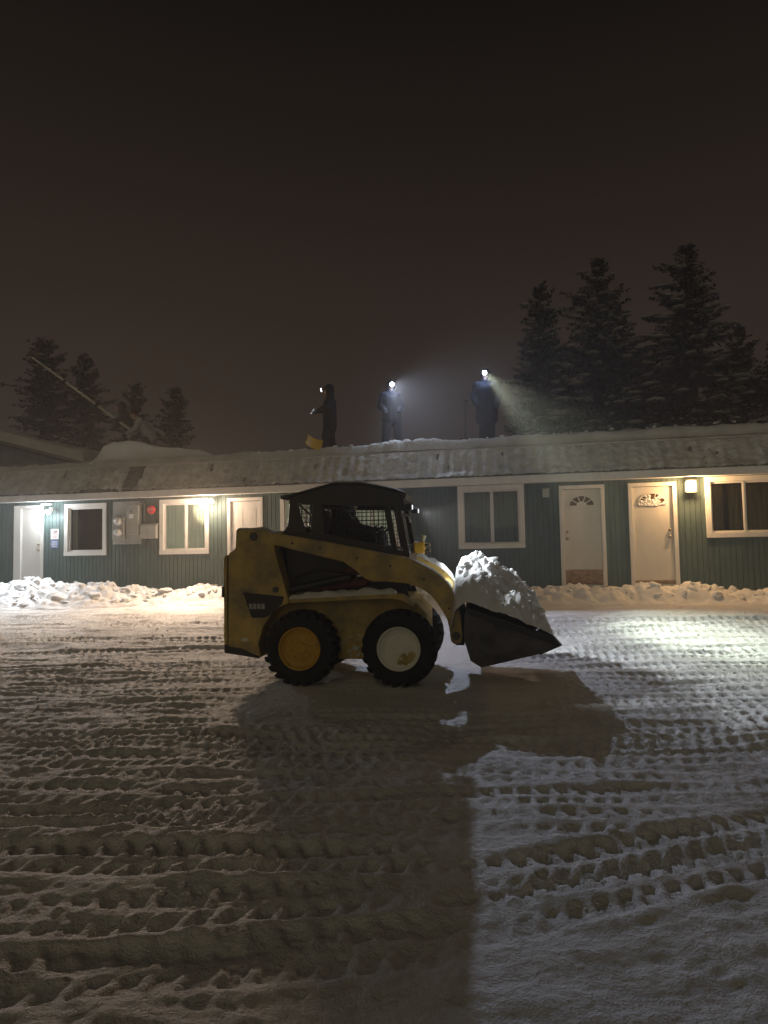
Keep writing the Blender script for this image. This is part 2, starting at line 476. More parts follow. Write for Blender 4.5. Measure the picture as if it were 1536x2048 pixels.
for i in range(34):
    q = 3.4 + 7.2 * (i / 34) ** 1.3; L_ = trng.uniform(3, 8); xm = trng.uniform(-0.62 * q - 1, 0.62 * q + 1)
    single(q - 0.0 * xm, trng.uniform(-0.16, 0.16) * (0.5 if abs(xm) > 2 else 1), 0.0, xm - L_ / 2, xm + L_ / 2, trng.uniform(0.4, 0.75), trng.uniform(0.105, 0.135))
for k in (0.15, 1.36):      # the machine's own wheel lines
    a = MM @ Vector((0, k, 0)); TRACKS.append((a.y + math.tan(PS) * a.x, -math.tan(PS), 0, -7.5, 0.3, 0.8, 0.3, 0.118, 0.2))

def ground_height(x, y):
    z = base_height(x, y)
    near = sstep(30, 14, np.hypot(x, y - 5))
    md = np.hypot((x - 0.05) / 2.2, (y - 7.4) / 1.6)
    quiet = 0.35 + 0.65 * sstep(0.7, 1.35, md)
    left = sstep(0.8, -1.0, x)
    h = 0.035 * perlin(x * 0.35, y * 0.4, 3) + 0.022 * fbm(x * 0.9, y * 1.6, 11, 3)
    # ruts and scrapes running with the traffic
    wob = y + 0.25 * perlin(x * 0.4, y * 0.4, 21)
    h += (0.016 * fbm(x * 0.75, wob * 3.6, 31, 3) * (0.55 + 0.6 * left))
    h += 0.009 * np.maximum(0, ridge(x * 1.5, wob * 5.0, 41, 2) - 0.25) * (0.5 + 0.9 * left)
    # trampled crumbs and clods
    m = sstep(-0.1, 0.35, perlin(x * 0.55, y * 0.8, 51))
    h += 0.016 * np.maximum(0, 0.62 - worley(x * 5.5, y * 6.5, 61)) * m
    h += 0.0055 * fbm(x * 5.5, y * 8.0, 71, 3, 0.6) + 0.012 * np.maximum(0, 0.55 - worley(x * 13, y * 15, 65)) * sstep(0.0, 0.3, perlin(x * 0.8 + 4, y * 1.1, 66)) + 0.003 * ridge(x * 11, y * 14, 67, 2)
    T = np.zeros_like(h)
    for (y0, sl, cv, x0, x1, st, w, per, ph) in TRACKS:
        yc = y0 + sl * x + cv * x * x + 0.03 * np.sin(x * 0.9 + ph * 6)
        v = (y - yc) / math.sqrt(1 + sl * sl)
        sel = np.abs(v) < w * 1.1
        if not sel.any(): continue
        xs = x[sel]; vs = v[sel]; ys = y[sel]
        fade = sstep(x0, x0 + 0.5, xs) * sstep(x1, x1 - 0.5, xs) * st * (0.45 + 0.75 * sstep(-0.25, 0.3, perlin(xs * 0.9 + ph * 9, ys * 0.7, 81)))
        a = np.abs(vs) / (w / 2)
        groove = sstep(1.12, 0.86, a)
        lip = np.exp(-((a - 1.28) / 0.22) ** 2)
        u = xs * math.sqrt(1 + sl * sl) / per + ph + np.where(vs > 0, 0.5, 0.0) + np.abs(vs) * 2.2 + 0.10 * perlin(xs * 7, ys * 7, 85)
        c = np.abs((u % 1.0) - 0.5) * 2
        lug = sstep(0.34, 0.48, c) * sstep(0.16, 0.30, a)
        hh = (-0.009 * groove - 0.025 * lug * groove * sstep(1.05, 0.9, a) + 0.013 * lip * (0.7 + 0.6 * perlin(xs * 6, ys * 6, 87)))
        T[sel] += hh * fade
    h = h * (1 - 0.35 * sstep(0.0, -0.03, T)) + np.clip(T, -0.042, 0.014)
    return z + h * near * quiet

gz = ground_height(GX, GY)
# snow clods thrown about are part of the sheet's own relief; keep the wheel contact patches level
for wx in (-0.52, 0.525):
    for wy in (0.15, 1.36):
        c = MM @ Vector((wx, wy, 0))
        k = np.exp(-(((GX - c.x) / 0.28) ** 2 + ((GY - c.y) / 0.25) ** 2))
        gz = gz * (1 - k) + 0.005 * k
ground = tag(grid_obj('snowy_ground', GX, GY, gz, SNOWG), kind='structure')
ground['label'] = 'packed snow lot with tyre tracks and ruts'

# ------------------------------------------------------------------ ploughed snow bank along the wall
ss = np.arange(-13, 11, 0.026); oo = np.concatenate([np.arange(-0.05, 2.0, 0.024), np.arange(2.0, 3.3, 0.04)])
S, O = np.meshgrid(ss, oo)
wx = W0.x + S * math.cos(TH) - O * math.sin(TH); wy = W0.y - S * math.sin(TH) - O * math.cos(TH)
bz = base_height(wx, wy)
leftness = sstep(-4.6, -7.2, S)
peak = 0.25 + 0.12 * leftness + 0.10 * perlin(S * 0.9, 0 * S, 5) + 0.06 * perlin(S * 2.3, O * 1.0, 25) - 0.05 * np.exp(-((S - 6.9) / 0.6) ** 2)
wid = 0.95 + 1.0 * leftness + 0.15 * perlin(S * 0.8, 0 * S + 3, 6)
prof = np.where(O < 0.5, 0.72 + 0.28 * sstep(0, 0.5, O), sstep(wid + 0.25, 0.45, O))
chunk = 0.62 - worley(S * 2.6, O * 2.9, 15)
chunk2 = 0.6 - worley(S * 6.0, O * 6.2, 16)
hgt = peak * prof + prof ** 0.6 * (0.17 * chunk * (0.7 + 0.8 * leftness) + 0.085 * chunk2 + 0.05 * fbm(S * 2, O * 2, 9, 4) + 0.03 * ridge(S * 4, O * 4, 19, 2))
hgt = np.maximum(hgt, -0.03) - 0.06 * (1 - sstep(0.0, 0.06, prof))
BZ = bz + hgt
me_v = np.stack([wx, wy, BZ], -1)
bank = grid_obj('snow_bank', wx, wy, BZ, SNOW)
lr = np.random.default_rng(4)
spec = []
for i in range(460):
    s_ = lr.uniform(-12.4, 9.6)
    lf = float(sstep(-4.6, -7.2, np.array(s_)))
    o_ = 0.08 + lr.random() * (0.75 + 0.95 * lf)
    r_ = lr.gamma(2.2, 0.022 + 0.008 * lf) + 0.015
    r_ = min(r_, 0.13)
    i0 = int(np.clip((s_ + 13) / 0.026, 0, len(ss) - 1)); j0 = int(np.clip(np.searchsorted(oo, o_), 0, len(oo) - 1))
    p = wallpt(s_, o_, 0)
    spec.append((p.x, p.y, BZ[j0, i0] - r_ * 0.05, r_ * lr.uniform(0.9, 1.5), r_ * lr.uniform(0.8, 1.2), r_ * lr.uniform(0.6, 1.0)))
for i in range(14):      # big broken slabs, mostly at the left end
    s_ = lr.uniform(-11.5, -5.2) if i < 11 else lr.uniform(-5, 8); lf = float(sstep(-4.6, -7.2, np.array(s_)))
    o_ = 0.15 + lr.random() * (0.6 + 0.9 * lf); r_ = lr.uniform(0.10, 0.19) * (0.65 + 0.35 * lf)
    i0 = int(np.clip((s_ + 13) / 0.026, 0, len(ss) - 1)); j0 = int(np.clip(np.searchsorted(oo, o_), 0, len(oo) - 1)); p = wallpt(s_, o_, 0)
    spec.append((p.x, p.y, BZ[j0, i0] - r_ * 0.15, r_ * lr.uniform(1.0, 1.5), r_ * lr.uniform(0.5, 1.0), r_ * lr.uniform(0.5, 0.95)))
lv, lf_ = lumps(spec, 3)
bl = link('snow_clump', raw_mesh('snow_clump', lv, lf_, SNOW), bank)
tag(bl, kind='stuff')
tag(bank, 'lumpy ploughed snow bank heaped along the foot of the green wall', 'snow bank', kind='stuff')

# loose clods lying on the lot
spec = []
for i in range(1500):
    x_ = lr.uniform(-8, 7); y_ = 2.2 + 10 * lr.random() ** 0.7
    if abs(x_) > 0.62 * y_ + 0.6: continue
    dm = MM.inverted() @ Vector((x_, y_, 0))
    if -1.6 < dm.x < 2.3 and -0.3 < dm.y < 1.9: continue
    r_ = min(lr.gamma(1.6, 0.005) + 0.003, 0.018)
    spec.append((x_, y_, 0, r_ * 1.3, r_, r_ * 0.8))
a = np.array(spec)
za = ground_height(a[:, 0].copy(), a[:, 1].copy())
spec = [(q[0], q[1], z_ + q[5] * 0.3, q[3], q[4], q[5]) for q, z_ in zip(spec, za)]
lv, lf_ = lumps(spec, 8, (ICO1_V, ICO1_F))
tag(link('snow_clods', raw_mesh('snow_clods', lv, lf_, SNOWG)), 'small loose snow clods scattered over the packed lot', 'snow clods', kind='stuff')

# ------------------------------------------------------------------ motel building
SA, SB, DEP = -13.4, 11.0, 8.5
FLOOR, SOFF = 0.60, 2.74
bld = empty('motel_building', WM)
tag(bld, 'long low green motel building with white trim and snowy mansard roof', 'building')

WIN = [  # s0, s1, z0, z1, kind
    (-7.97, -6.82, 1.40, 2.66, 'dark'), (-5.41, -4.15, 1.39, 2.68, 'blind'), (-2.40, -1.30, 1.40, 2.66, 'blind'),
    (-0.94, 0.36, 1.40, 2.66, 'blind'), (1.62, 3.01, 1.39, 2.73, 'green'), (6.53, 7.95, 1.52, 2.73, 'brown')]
DOOR = [(-9.39, -8.56, 'plainleft'), (-3.69, -2.82, 'plain'), (3.72, 4.62, 'fan'), (5.08, 6.00, 'fansnow'), (9.0, 9.9, 'plain')]
HOLES = [(a_, b_, c_, d_) for a_, b_, c_, d_, _ in WIN] + [(a_, b_, FLOOR - 0.02, 2.66) for a_, b_, _ in DOOR]

# structural wall behind the siding, cut round the openings
def cut_cells(s0, s1, z0, z1, holes):
    xs = sorted(set([s0, s1] + [min(max(h[i], s0), s1) for h in holes for i in (0, 1)]))
    out = []
    for a_, b_ in zip(xs, xs[1:]):
        if b_ - a_ < 1e-4: continue
        m = (a_ + b_) / 2
        cuts = sorted([(h[2], h[3]) for h in holes if h[0] < m < h[1]])
        z = z0
        for c_, d_ in cuts:
            if c_ > z: out.append((a_, b_, z, min(c_, z1)))
            z = max(z, d_)
        if z < z1: out.append((a_, b_, z, z1))
    return out
mb = MB()
for a_, b_, c_, d_ in cut_cells(SA, SB, -0.3, SOFF, HOLES): mb.box(a_, b_, 0.012, 0.16, c_, d_)
mb.build('front_wall', BACKING, bld)
# siding in 1.22 m sheets, every sheet with grooves between its boards
P = SA; pitch = 0.1017
while P < SB - 0.01:
    mb = MB()
    for k in range(12):
        a_ = P + k * pitch + 0.005; b_ = min(P + (k + 1) * pitch - 0.005, SB)
        if b_ <= a_: break
        dz = 0.0015 * math.sin(k * 2.1 + P)
        for (u0, u1, c_, d_) in cut_cells(a_, b_, 0.1, SOFF - 0.006, HOLES): mb.box(u0, u1, dz * 0.6, 0.0105, c_, d_)
    mb.build('siding_panel', SIDING, bld)
    P += 12 * pitch + 0.0008
for nm, bx in (('side_wall', (SA, SA + 0.15, 0.165, DEP, -0.3, 3.4)), ('side_wall', (SB - 0.15, SB, 0.165, DEP, -0.3, 3.4)), ('back_wall', (SA + 0.152, SB - 0.152, DEP - 0.15, DEP - 0.002, -0.3, 3.4)),
               ('floor', (SA + 0.16, SB - 0.16, 0.165, DEP - 0.155, 0.45, FLOOR - 0.025)), ('ceiling', (SA + 0.16, SB - 0.16, 0.165, DEP - 0.155, 2.78, 2.84))):
    MB().box(*bx).build(nm, SIDING if 'wall' in nm else DARKIN, bld)
MB().box(SA - 0.4, SB + 0.4, -0.40, 0.165, SOFF, SOFF + 0.02).build('soffit', TRIM, bld)
# fascia boards
u = SA - 0.4
while u < SB + 0.4:
    u2 = min(u + 3.66, SB + 0.4)
    MB().box(u + 0.001, u2 - 0.001, -0.46, -0.402, 2.715, 2.865).build('fascia_board', TRIM, bld, bevel=0.004)
    u = u2
# mansard: sloping face from the fascia up to the crest
Y0m, Z0m, Y1m, Z1m = -0.44, 2.868, -0.03, 3.50
MB().add([(SA - 0.4, Y0m, Z0m), (SB + 0.4, Y0m, Z0m), (SB + 0.4, Y1m, Z1m), (SA - 0.4, Y1m, Z1m),
          (SA - 0.4, 0.16, Z0m), (SB + 0.4, 0.16, Z0m), (SB + 0.4, 0.16, Z1m), (SA - 0.4, 0.16, Z1m)],
         [(0, 1, 2, 3), (4, 7, 6, 5), (3, 2, 6, 7), (0, 4, 5, 1), (0, 3, 7, 4), (1, 5, 6, 2)]).build('mansard_face', ROOFM, bld)
MB().box(SA - 0.4, SB + 0.4, -0.05, 0.02, Z1m + 0.001, Z1m + 0.028).build('drip_edge', TRIM, bld, bevel=0.004)
MB().box(SA - 0.3, SB + 0.3, 0.165, DEP, 3.40, 3.50).build('roof_deck', ROOFM, bld)
rib = MB(); _t = [(-0.0125, 0), (0.0125, 0), (0.0125, 1), (-0.0125, 1)]
_n = Vector((0, -(Z1m - Z0m), (Y1m - Y0m))).normalized()
_q = [Vector((x_, Y0m + (Y1m - Y0m) * t_, Z0m + (Z1m - Z0m) * t_)) for x_, t_ in _t]
rib.add([q - _n * 0.004 for q in _q] + [q + _n * 0.020 for q in _q], [(4, 5, 6, 7), (0, 1, 5, 4), (1, 2, 6, 5), (2, 3, 7, 6), (3, 0, 4, 7)])
rib_me = rib.mesh('roof_rib', ROOFR)
u = SA - 0.3
while u < SB + 0.35:
    if not (-6.2 < u < -5.7):
        link('roof_rib', rib_me, bld).location = (u, 0, 0)
    u += 0.228
# louvred vent showing through the snow on the mansard
nrm = Vector((0, -(Z1m - Z0m), (Y1m - Y0m))).normalized() * 1.0
nrm = Vector((0, -(Z1m - Z0m), -(Y0m - Y1m) * 1.0)).normalized()
def mpt(s, t, h=0.0):
    return Vector((s, Y0m + (Y1m - Y0m) * t, Z0m + (Z1m - Z0m) * t)) + nrm * h
lv_ = MB()
lv_.add([mpt(-6.14, 0.08, 0.012), mpt(-5.74, 0.08, 0.012), mpt(-5.74, 0.97, 0.012), mpt(-6.14, 0.97, 0.012)], [(0, 1, 2, 3)])
vent = lv_.build('louvre_vent', DARKIN, bld)
for k in range(11):
    t0 = 0.10 + k * 0.079
    q = [mpt(-6.13, t0, 0.012), mpt(-5.75, t0, 0.012), mpt(-5.75, t0 + 0.04, 0.016), mpt(-6.13, t0 + 0.04, 0.016)]
    q2 = q; q = [mpt(-6.13, t0, 0.040), mpt(-5.75, t0, 0.040), mpt(-5.75, t0 + 0.042, 0.022), mpt(-6.13, t0 + 0.042, 0.022)]
    MB().add([tuple(v) for v in q + q2], [(0, 1, 2, 3), (7, 6, 5, 4), (0, 4, 5, 1), (1, 5, 6, 2), (2, 6, 7, 3), (3, 7, 4, 0)]).build('slat', GREYM, vent)

def window(s0, s1, z0, z1, kind):
    tw = 0.10
    cas = MB()
    cas.box(s0, s1, -0.035, 0.010, z1 - tw, z1).box(s0, s1, -0.040, 0.010, z0, z0 + tw)
    cas.box(s0, s0 + tw, -0.032, 0.010, z0 + tw + 0.001, z1 - tw - 0.001).box(s1 - tw, s1, -0.032, 0.010, z0 + tw + 0.001, z1 - tw - 0.001)
    w = cas.build('window', TRIM, bld, bevel=0.004)
    # jamb box
    j = MB()
    a_, b_, c_, d_ = s0 + tw, s1 - tw, z0 + tw, z1 - tw
    j.box(a_ - 0.02, a_, 0.0, 0.13, c_ - 0.02, d_ + 0.02).box(b_, b_ + 0.02, 0.0, 0.13, c_ - 0.02, d_ + 0.02).box(a_, b_, 0.0, 0.13, c_ - 0.02, c_).box(a_, b_, 0.0, 0.13, d_, d_ + 0.02)
    j.build('jamb', TRIM, w)
    mid = (a_ + b_) / 2 + (0.02 if kind != 'dark' else 0)
    bays = [(a_, b_)] if kind == 'dark' else [(a_, mid), (mid, b_)]
    for i, (p0, p1) in enumerate(bays):
        yy = 0.045 + 0.022 * i; fw = 0.035
        sh = MB()
        sh.box(p0, p1, yy - 0.014, yy + 0.014, c_, c_ + fw).box(p0, p1, yy - 0.014, yy + 0.014, d_ - fw, d_)
        sh.box(p0, p0 + fw, yy - 0.013, yy + 0.013, c_ + fw, d_ - fw).box(p1 - fw, p1, yy - 0.013, yy + 0.013, c_ + fw, d_ - fw)
        sh.build('sash', TRIM, w, bevel=0.003)
        MB().box(p0 + fw, p1 - fw, yy - 0.002, yy + 0.002, c_ + fw, d_ - fw).build('pane', GLASS, w)
    # what hangs behind the glass
    def drape(u0, u1, m, y0, amp, wl_, name):
        n = max(8, int((u1 - u0) / 0.012)); zz = np.linspace(c_ - 0.04, d_ + 0.04, 6)
        U = np.linspace(u0, u1, n); UU, ZZ = np.meshgrid(U, zz)
        YY = y0 + amp * np.sin(UU / wl_ * 2 * math.pi + 0.6 * np.sin(UU * 9)) + 0.004 * np.sin(ZZ * 7)
        o = grid_obj(name, UU, YY, ZZ, m, w)
        sd = o.modifiers.new('thick', 'SOLIDIFY'); sd.thickness = 0.004
    if kind == 'blind': drape(a_ - 0.03, b_ + 0.03, BLIND_GLOW, 0.11, 0.010, 0.09, 'blind')
    if kind == 'green': drape(a_ - 0.05, b_ + 0.05, BLIND2, 0.19, 0.010, 0.09, 'blind')
    if kind == 'brown':
        drape(a_ - 0.04, a_ + 0.27, CURT, 0.14, 0.022, 0.085, 'curtain'); drape(a_ + 0.36, mid + 0.02, CURT, 0.15, 0.022, 0.08, 'curtain')
        drape(mid + 0.03, b_ + 0.05, CURT, 0.14, 0.018, 0.10, 'curtain')
    if kind == 'dark':
        drape(a_ - 0.02, a_ + 0.13, BLIND, 0.18, 0.006, 0.05, 'blind')
        MB().box(a_ - 0.2, b_ + 0.3, 0.75, 0.80, c_ - 0.3, d_ + 0.1).build('room_divider', DARKIN, w)
    return w
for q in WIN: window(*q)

def door(s0, s1, kind):
    z0, z1 = FLOOR - 0.02, 2.66
    tw = 0.075
    lw = 0.20 if kind == 'plainleft' else tw
    worn = kind.startswith('fan')
    d = MB().box(s0 + lw + 0.006, s1 - tw - 0.006, 0.020, 0.064, z0 + 0.035, z1 - tw - 0.006).build('door', DOORD if worn else DOORW, bld, bevel=0.004)
    c = MB().box(s0, s0 + lw, -0.030, 0.010, z0, z1 - tw - 0.001).box(s1 - tw, s1, -0.030, 0.010, z0, z1 - tw - 0.001).box(s0, s1, -0.033, 0.010, z1 - tw, z1)
    c.box(s0 + lw - 0.02, s0 + lw + 0.004, 0.011, 0.13, z0, z1 - tw + 0.01).box(s1 - tw - 0.004, s1 - tw + 0.02, 0.011, 0.13, z0, z1 - tw + 0.01)
    c.build('casing', TRIM, d, bevel=0.004)
    MB().box(s0 + lw, s1 - tw, -0.05, 0.13, z0 - 0.03, z0 + 0.028).build('threshold', GALV, d)
    kx = s0 + lw + 0.07 if kind == 'fan' else s1 - tw - 0.07
    for kz, r_ in ((1.56, 0.030), (1.70, 0.024)):
        MB().lathe_y([(0.001, -0.055), (r_ * 0.7, -0.055), (r_, -0.042), (r_ * 0.8, -0.022), (0.012, -0.018), (0.012, -0.004), (r_ * 1.15, -0.003), (r_ * 1.15, 0.003)], (kx, 0.018, kz), 16).build('knob' if kz < 1.6 else 'deadbolt', BRASS, d, smooth=True)
    # stiles: shallow raised panels
    if not worn and kind != 'plainleft':
        w_ = (s1 - s0 - lw - tw)
        for (c0, c1) in ((0.82, 1.32), (1.5, 2.40)):
            for k in (0, 1):
                x0 = s0 + lw + 0.11 + k * (w_ / 2 - 0.03); x1 = x0 + w_ / 2 - 0.18
                MB().box(x0, x1, 0.014, 0.0195, c0, c1).build('raised_panel', DOORW, d, bevel=0.004)
    if worn:
        cx = (s0 + lw + s1 - tw) / 2; cz = 2.24; rx, rz = 0.245, 0.20
        pts = [(cx + rx * math.cos(t), cz + rz * math.sin(t)) for t in np.linspace(0, math.pi, 25)]
        MB().prism(pts, 0.014, 0.0195).build('fan_lite', MATS['fan_glass'], d)
        ring = MB()
        for t0, t1 in zip(np.linspace(0, math.pi, 25)[:-1], np.linspace(0, math.pi, 25)[1:]):
            ring.prism([(cx + rx * k * math.cos(t), cz + rz * k * math.sin(t)) for t, k in ((t0, 0.98), (t0, 1.13), (t1, 1.13), (t1, 0.98))], 0.004, 0.0138)
        ring.prism([(cx - rx * 1.13, cz - 0.028), (cx + rx * 1.13, cz - 0.028), (cx + rx * 1.13, cz + 0.004), (cx - rx * 1.13, cz + 0.004)], 0.003, 0.0137)
        ring.build('lite_trim', DOORD, d)
        for t in (R(36), R(72), R(108), R(144)):
            a_, b_ = Vector((math.cos(t) * rx * 0.42, math.sin(t) * rz * 0.42)), Vector((math.cos(t) * rx, math.sin(t) * rz)); n_ = Vector((-b_.y, b_.x)).normalized() * 0.009
            MB().prism([(cx + q.x, cz + q.y) for q in (a_ - n_, b_ - n_, b_ + n_, a_ + n_)], 0.005, 0.0136).build('muntin', DOORD, d)
        pts = [(cx + rx * 0.42 * math.cos(t), cz + rz * 0.42 * math.sin(t)) for t in np.linspace(0, math.pi, 13)]
        MB().prism(pts, 0.0055, 0.0135).build('hub_disc', DOORD, d)
        # grimy kick area
        kz = 0.30 if kind == 'fan' else 0.07
        MB().box(s0 + lw + 0.012, s1 - tw - 0.012, 0.0155, 0.0197, z0 + 0.04, z0 + 0.04 + kz).build('kick_plate', KICK, d)
    if kind == 'fansnow':
        rr = np.random.default_rng(2); sp = []
        for i in range(46):
            t = rr.uniform(0.0, math.pi); k = rr.uniform(0.1, 1.1)
            if 1.2 < t < 1.75 and 0.35 < k: continue
            sp.append((cx + rx * k * math.cos(t), 0.006, cz + rz * k * math.sin(t) - 0.01, 0.05, 0.012, 0.035))
        for i in range(16): sp.append((cx - 0.27 + 0.036 * i, 0.004, cz - 0.03 + rr.normal() * 0.012, 0.034, 0.016, 0.022))
        v_, f_ = lumps(sp, 3, (ICO1_V, ICO1_F)); tag(link('stuck_snow', raw_mesh('stuck_snow', v_, f_, SNOW), d), kind='stuff')
mat('fan_glass', (0.10, 0.055, 0.025), 0.12, noise=(6, 0.4, (1, 1, 1)))
for q in DOOR: door(*q)
# foundation vent by the ground
v = MB().box(-4.30, -3.95, -0.02, 0.002, 0.56, 0.68).build('foundation_vent', TRIM, bld, bevel=0.003)
for k in range(4): MB().box(-4.28 + 0.002, -3.97, -0.026, -0.0205, 0.578 + k * 0.025, 0.590 + k * 0.025).build('slat', DARKIN, v)

# ------------------------------------------------------------------ snow on the mansard and the roof
ms = np.arange(SA - 0.4, SB + 0.4, 0.03); mt = np.linspace(-0.01, 1.02, 34)
S, T = np.meshgrid(ms, mt)
h = 0.020 + 0.020 * fbm(S * 1.3, T * 1.1, 101, 4) + 0.013 * ridge(S * 3.6, T * 1.9, 102, 3) + 0.014 * np.cos((S - SA + 0.3) / 0.228 * 2 * math.pi) + 0.010 * fbm(S * 9, T * 7, 108, 3)
h += 0.045 * np.maximum(0, 0.5 - worley(S * 3.4, T * 3.0, 103)) * sstep(0.75, 0.1, T)
h += 0.035 * sstep(0.22, 0.02, T) * (0.6 + perlin(S * 2.1, 0 * S, 104))
slab = sstep(-7.25, -7.1, S) * sstep(-6.16, -6.24, S) * sstep(0.86 + 0.04 * perlin(S * 3, S * 0, 8), 0.78, T + 0.02 * S * 0)
h += 0.085 * slab
gap = sstep(-6.19, -6.15, S + 0.02 * perlin(T * 8, S * 3, 12)) * sstep(-5.70, -5.78, S + 0.10 * sstep(0.55, 0.1, T) + 0.03 * perlin(T * 6, S * 2, 13))
h = h * (1 - gap) - 0.04 * gap
h *= 0.35 + 0.65 * sstep(1.03, 0.9, T)
X = S; Yv = Y0m + (Y1m - Y0m) * T + nrm.y * h; Zv = Z0m + (Z1m - Z0m) * T + nrm.z * h
ms_o = grid_obj('mansard_snow', X, Yv, Zv, SNOWM); ms_o.matrix_world = WM
tag(ms_o, 'crusty thin snow clinging to the sloping mansard roof face', 'snow', kind='stuff')

rs = np.arange(SA - 0.35, SB + 0.35, 0.04); ro = np.concatenate([np.linspace(0.0, 0.4, 14), np.linspace(0.46, 2.4, 28), np.linspace(2.6, DEP, 16)])
S, O = np.meshgrid(rs, ro)
lip = 0.20 + 0.10 * sstep(-9.5, 7, S) + 0.035 * fbm(S * 1.1, S * 0, 111, 4)
back = 0.12 + 0.03 * fbm(S * 0.8, O * 0.8, 112, 3)
k = sstep(0.35, 0.9, O)
hz = lip * (1 - k) + back * k
hz = hz * sstep(-0.02, 0.16, O) ** 0.5 + 0.02 * fbm(S * 4, O * 4, 113, 3) * sstep(0.02, 0.15, O)
hz += 0.05 * np.exp(-((S - 0.5) / 0.75) ** 2) * np.exp(-((O - 0.25) / 0.2) ** 2) * (1 + ridge(S * 4, O * 4, 5, 2))
rs_o = grid_obj('roof_snow', S, O + 0.02, 3.495 + np.maximum(hz, 0.0), SNOWR); rs_o.matrix_world = WM
tag(rs_o, 'layer of snow left along the edge of the flat motel roof', 'snow', kind='stuff')
rr = np.random.default_rng(12); sp = []
for i in range(90):
    s_ = rr.uniform(-12, 9); r_ = rr.gamma(1.8, 0.010) + 0.010
    sp.append((s_, rr.uniform(0.05, 0.3), 3.62 + 0.014 * (s_ + 9), r_ * 1.5, r_, r_ * 0.8))
for i in range(60):
    s_ = rr.normal(0.35, 0.5); r_ = rr.uniform(0.02, 0.05)
    sp.append((s_, rr.uniform(0.1, 0.35), 3.76 + rr.uniform(-.01, 0.02), r_ * 1.7, r_, r_ * 0.8))
v_, f_ = lumps(sp, 5, (ICO1_V, ICO1_F)); o = link('roof_snow_lumps', raw_mesh('roof_snow_lumps', v_, f_, SNOW)); o.matrix_world = WM
tag(o, 'broken snow lumps left along the roof edge', 'snow lumps', kind='stuff')

# uncleared deep snow standing on the roof, cut off square at the front
bs = np.arange(-7.75, -3.9, 0.03); bo = np.concatenate([np.linspace(0.16, 0.5, 20), np.linspace(0.54, 1.25, 16)])
S, O = np.meshgrid(bs, bo)
top = np.interp(S, [-7.75, -7.5, -7.32, -7.12, -6.9, -6.3, -6.0, -5.8, -5.2, -4.55, -4.3, -4.1, -3.9], [0.02, 0.12, 0.30, 0.58, 0.67, 0.70, 0.62, 0.54, 0.47, 0.37, 0.25, 0.08, 0.0])
edge = 0.30 - 0.10 * sstep(-6.2, -6.6, S) + 0.03 * perlin(S * 3, S * 0, 3)
fr = sstep(edge - 0.07, edge + 0.08, O)
debris = 0.30 * sstep(-6.25, -6.6, S) * sstep(-7.75, -7.3, S) * sstep(0.14, 0.24, O) * (0.85 + 0.5 * perlin(S * 3, O * 5, 4))
hz = np.maximum(top * fr, debris) + 0.02 * fbm(S * 3, O * 3, 7, 4) + 0.05 * np.maximum(0, 0.5 - worley(S * 4, O * 4, 9)) * sstep(-6.1, -6.5, S)
hz *= sstep(1.25, 1.1, O)
o = grid_obj('snow_block', S, O, 3.50 + np.maximum(hz, 0.0), SNOW); o.matrix_world = WM
tag(o, 'deep uncleared block of snow on the roof above the electric meters', 'snow block')

# ------------------------------------------------------------------ things on the wall
def at_wall(name, s, off, z): return empty(name, WM @ Matrix.Translation((s, -off, z)))
def point_light(name, parent, loc, power, color, radius=0.05):
    d = bpy.data.lights.new(name, 'POINT'); d.energy = power; d.color = color; d.shadow_soft_size = radius
    o = bpy.data.objects.new(name, d); col.objects.link(o); o.parent = parent; o.location = loc
    return o

def twin_lamp(s, z, label, em, power, color, dx=0.085, dz=0.0):
    t = at_wall('wall_lamp', s, 0.0, z)
    tag(t, label, 'wall lamp')
    MB().lathe_y([(0.001, -0.03), (0.05, -0.03), (0.06, -0.02), (0.06, 0.0)], (0, 0, 0.05), 20).build('base_plate', WHITEP, t, smooth=False)
    for k in (-1, 1):
        b = Vector((k * dx, -0.17, -0.01 + k * dz)); a_ = Vector((k * 0.03, -0.03, 0.05))
        MB().tube([a_, a_ * 0.4 + b * 0.6 + Vector((0, 0.02, 0.03)), b + Vector((0, 0.05, 0.015))], [0.012, 0.014, 0.03], 10).build('arm', WHITEP, t, smooth=True)
        MB().tube([b + Vector((0, 0.055, 0.016)), b + Vector((0, 0.0, 0.0)), b + Vector((0, -0.03, -0.01))], [0.03, 0.055, 0.058], 14).build('holder', WHITEP, t, smooth=True)
        MB().ball(b + Vector((0, -0.045, -0.016)), 0.052, 0.05, 0.052).build('bulb', em, t, smooth=True)
        point_light('bulb_light', t, b + Vector((0, -0.16, -0.05)), power * 0.085, color, 0.05)
        sp_d = bpy.data.lights.new('bulb_beam', 'SPOT'); sp_d.energy = power; sp_d.color = color; sp_d.spot_size = R(150); sp_d.spot_blend = 0.8; sp_d.shadow_soft_size = 0.05
        sp_o = bpy.data.objects.new('bulb_beam', sp_d); col.objects.link(sp_o); sp_o.parent = t; sp_o.location = b + Vector((0, -0.12, -0.03))
        sp_o.rotation_euler = Vector((k * 0.35, -0.92, -0.48)).to_track_quat('-Z', 'Y').to_euler()
    return t
t1 = twin_lamp(-8.35, 2.49, 'cool white twin flood lamp beside the leftmost white door', E_COOL, 280, (0.90, 0.95, 1.0))
MB().box(-0.22, 0.05, -0.10, 0.0, 0.16, 0.205).build('sensor_box', WHITEP, t1, bevel=0.006)
t2 = twin_lamp(-4.10, 2.56, 'warm white twin flood lamp between blind window and white door', E_PEACH, 430, (1.0, 0.72, 0.51), dx=0.115, dz=0.045)

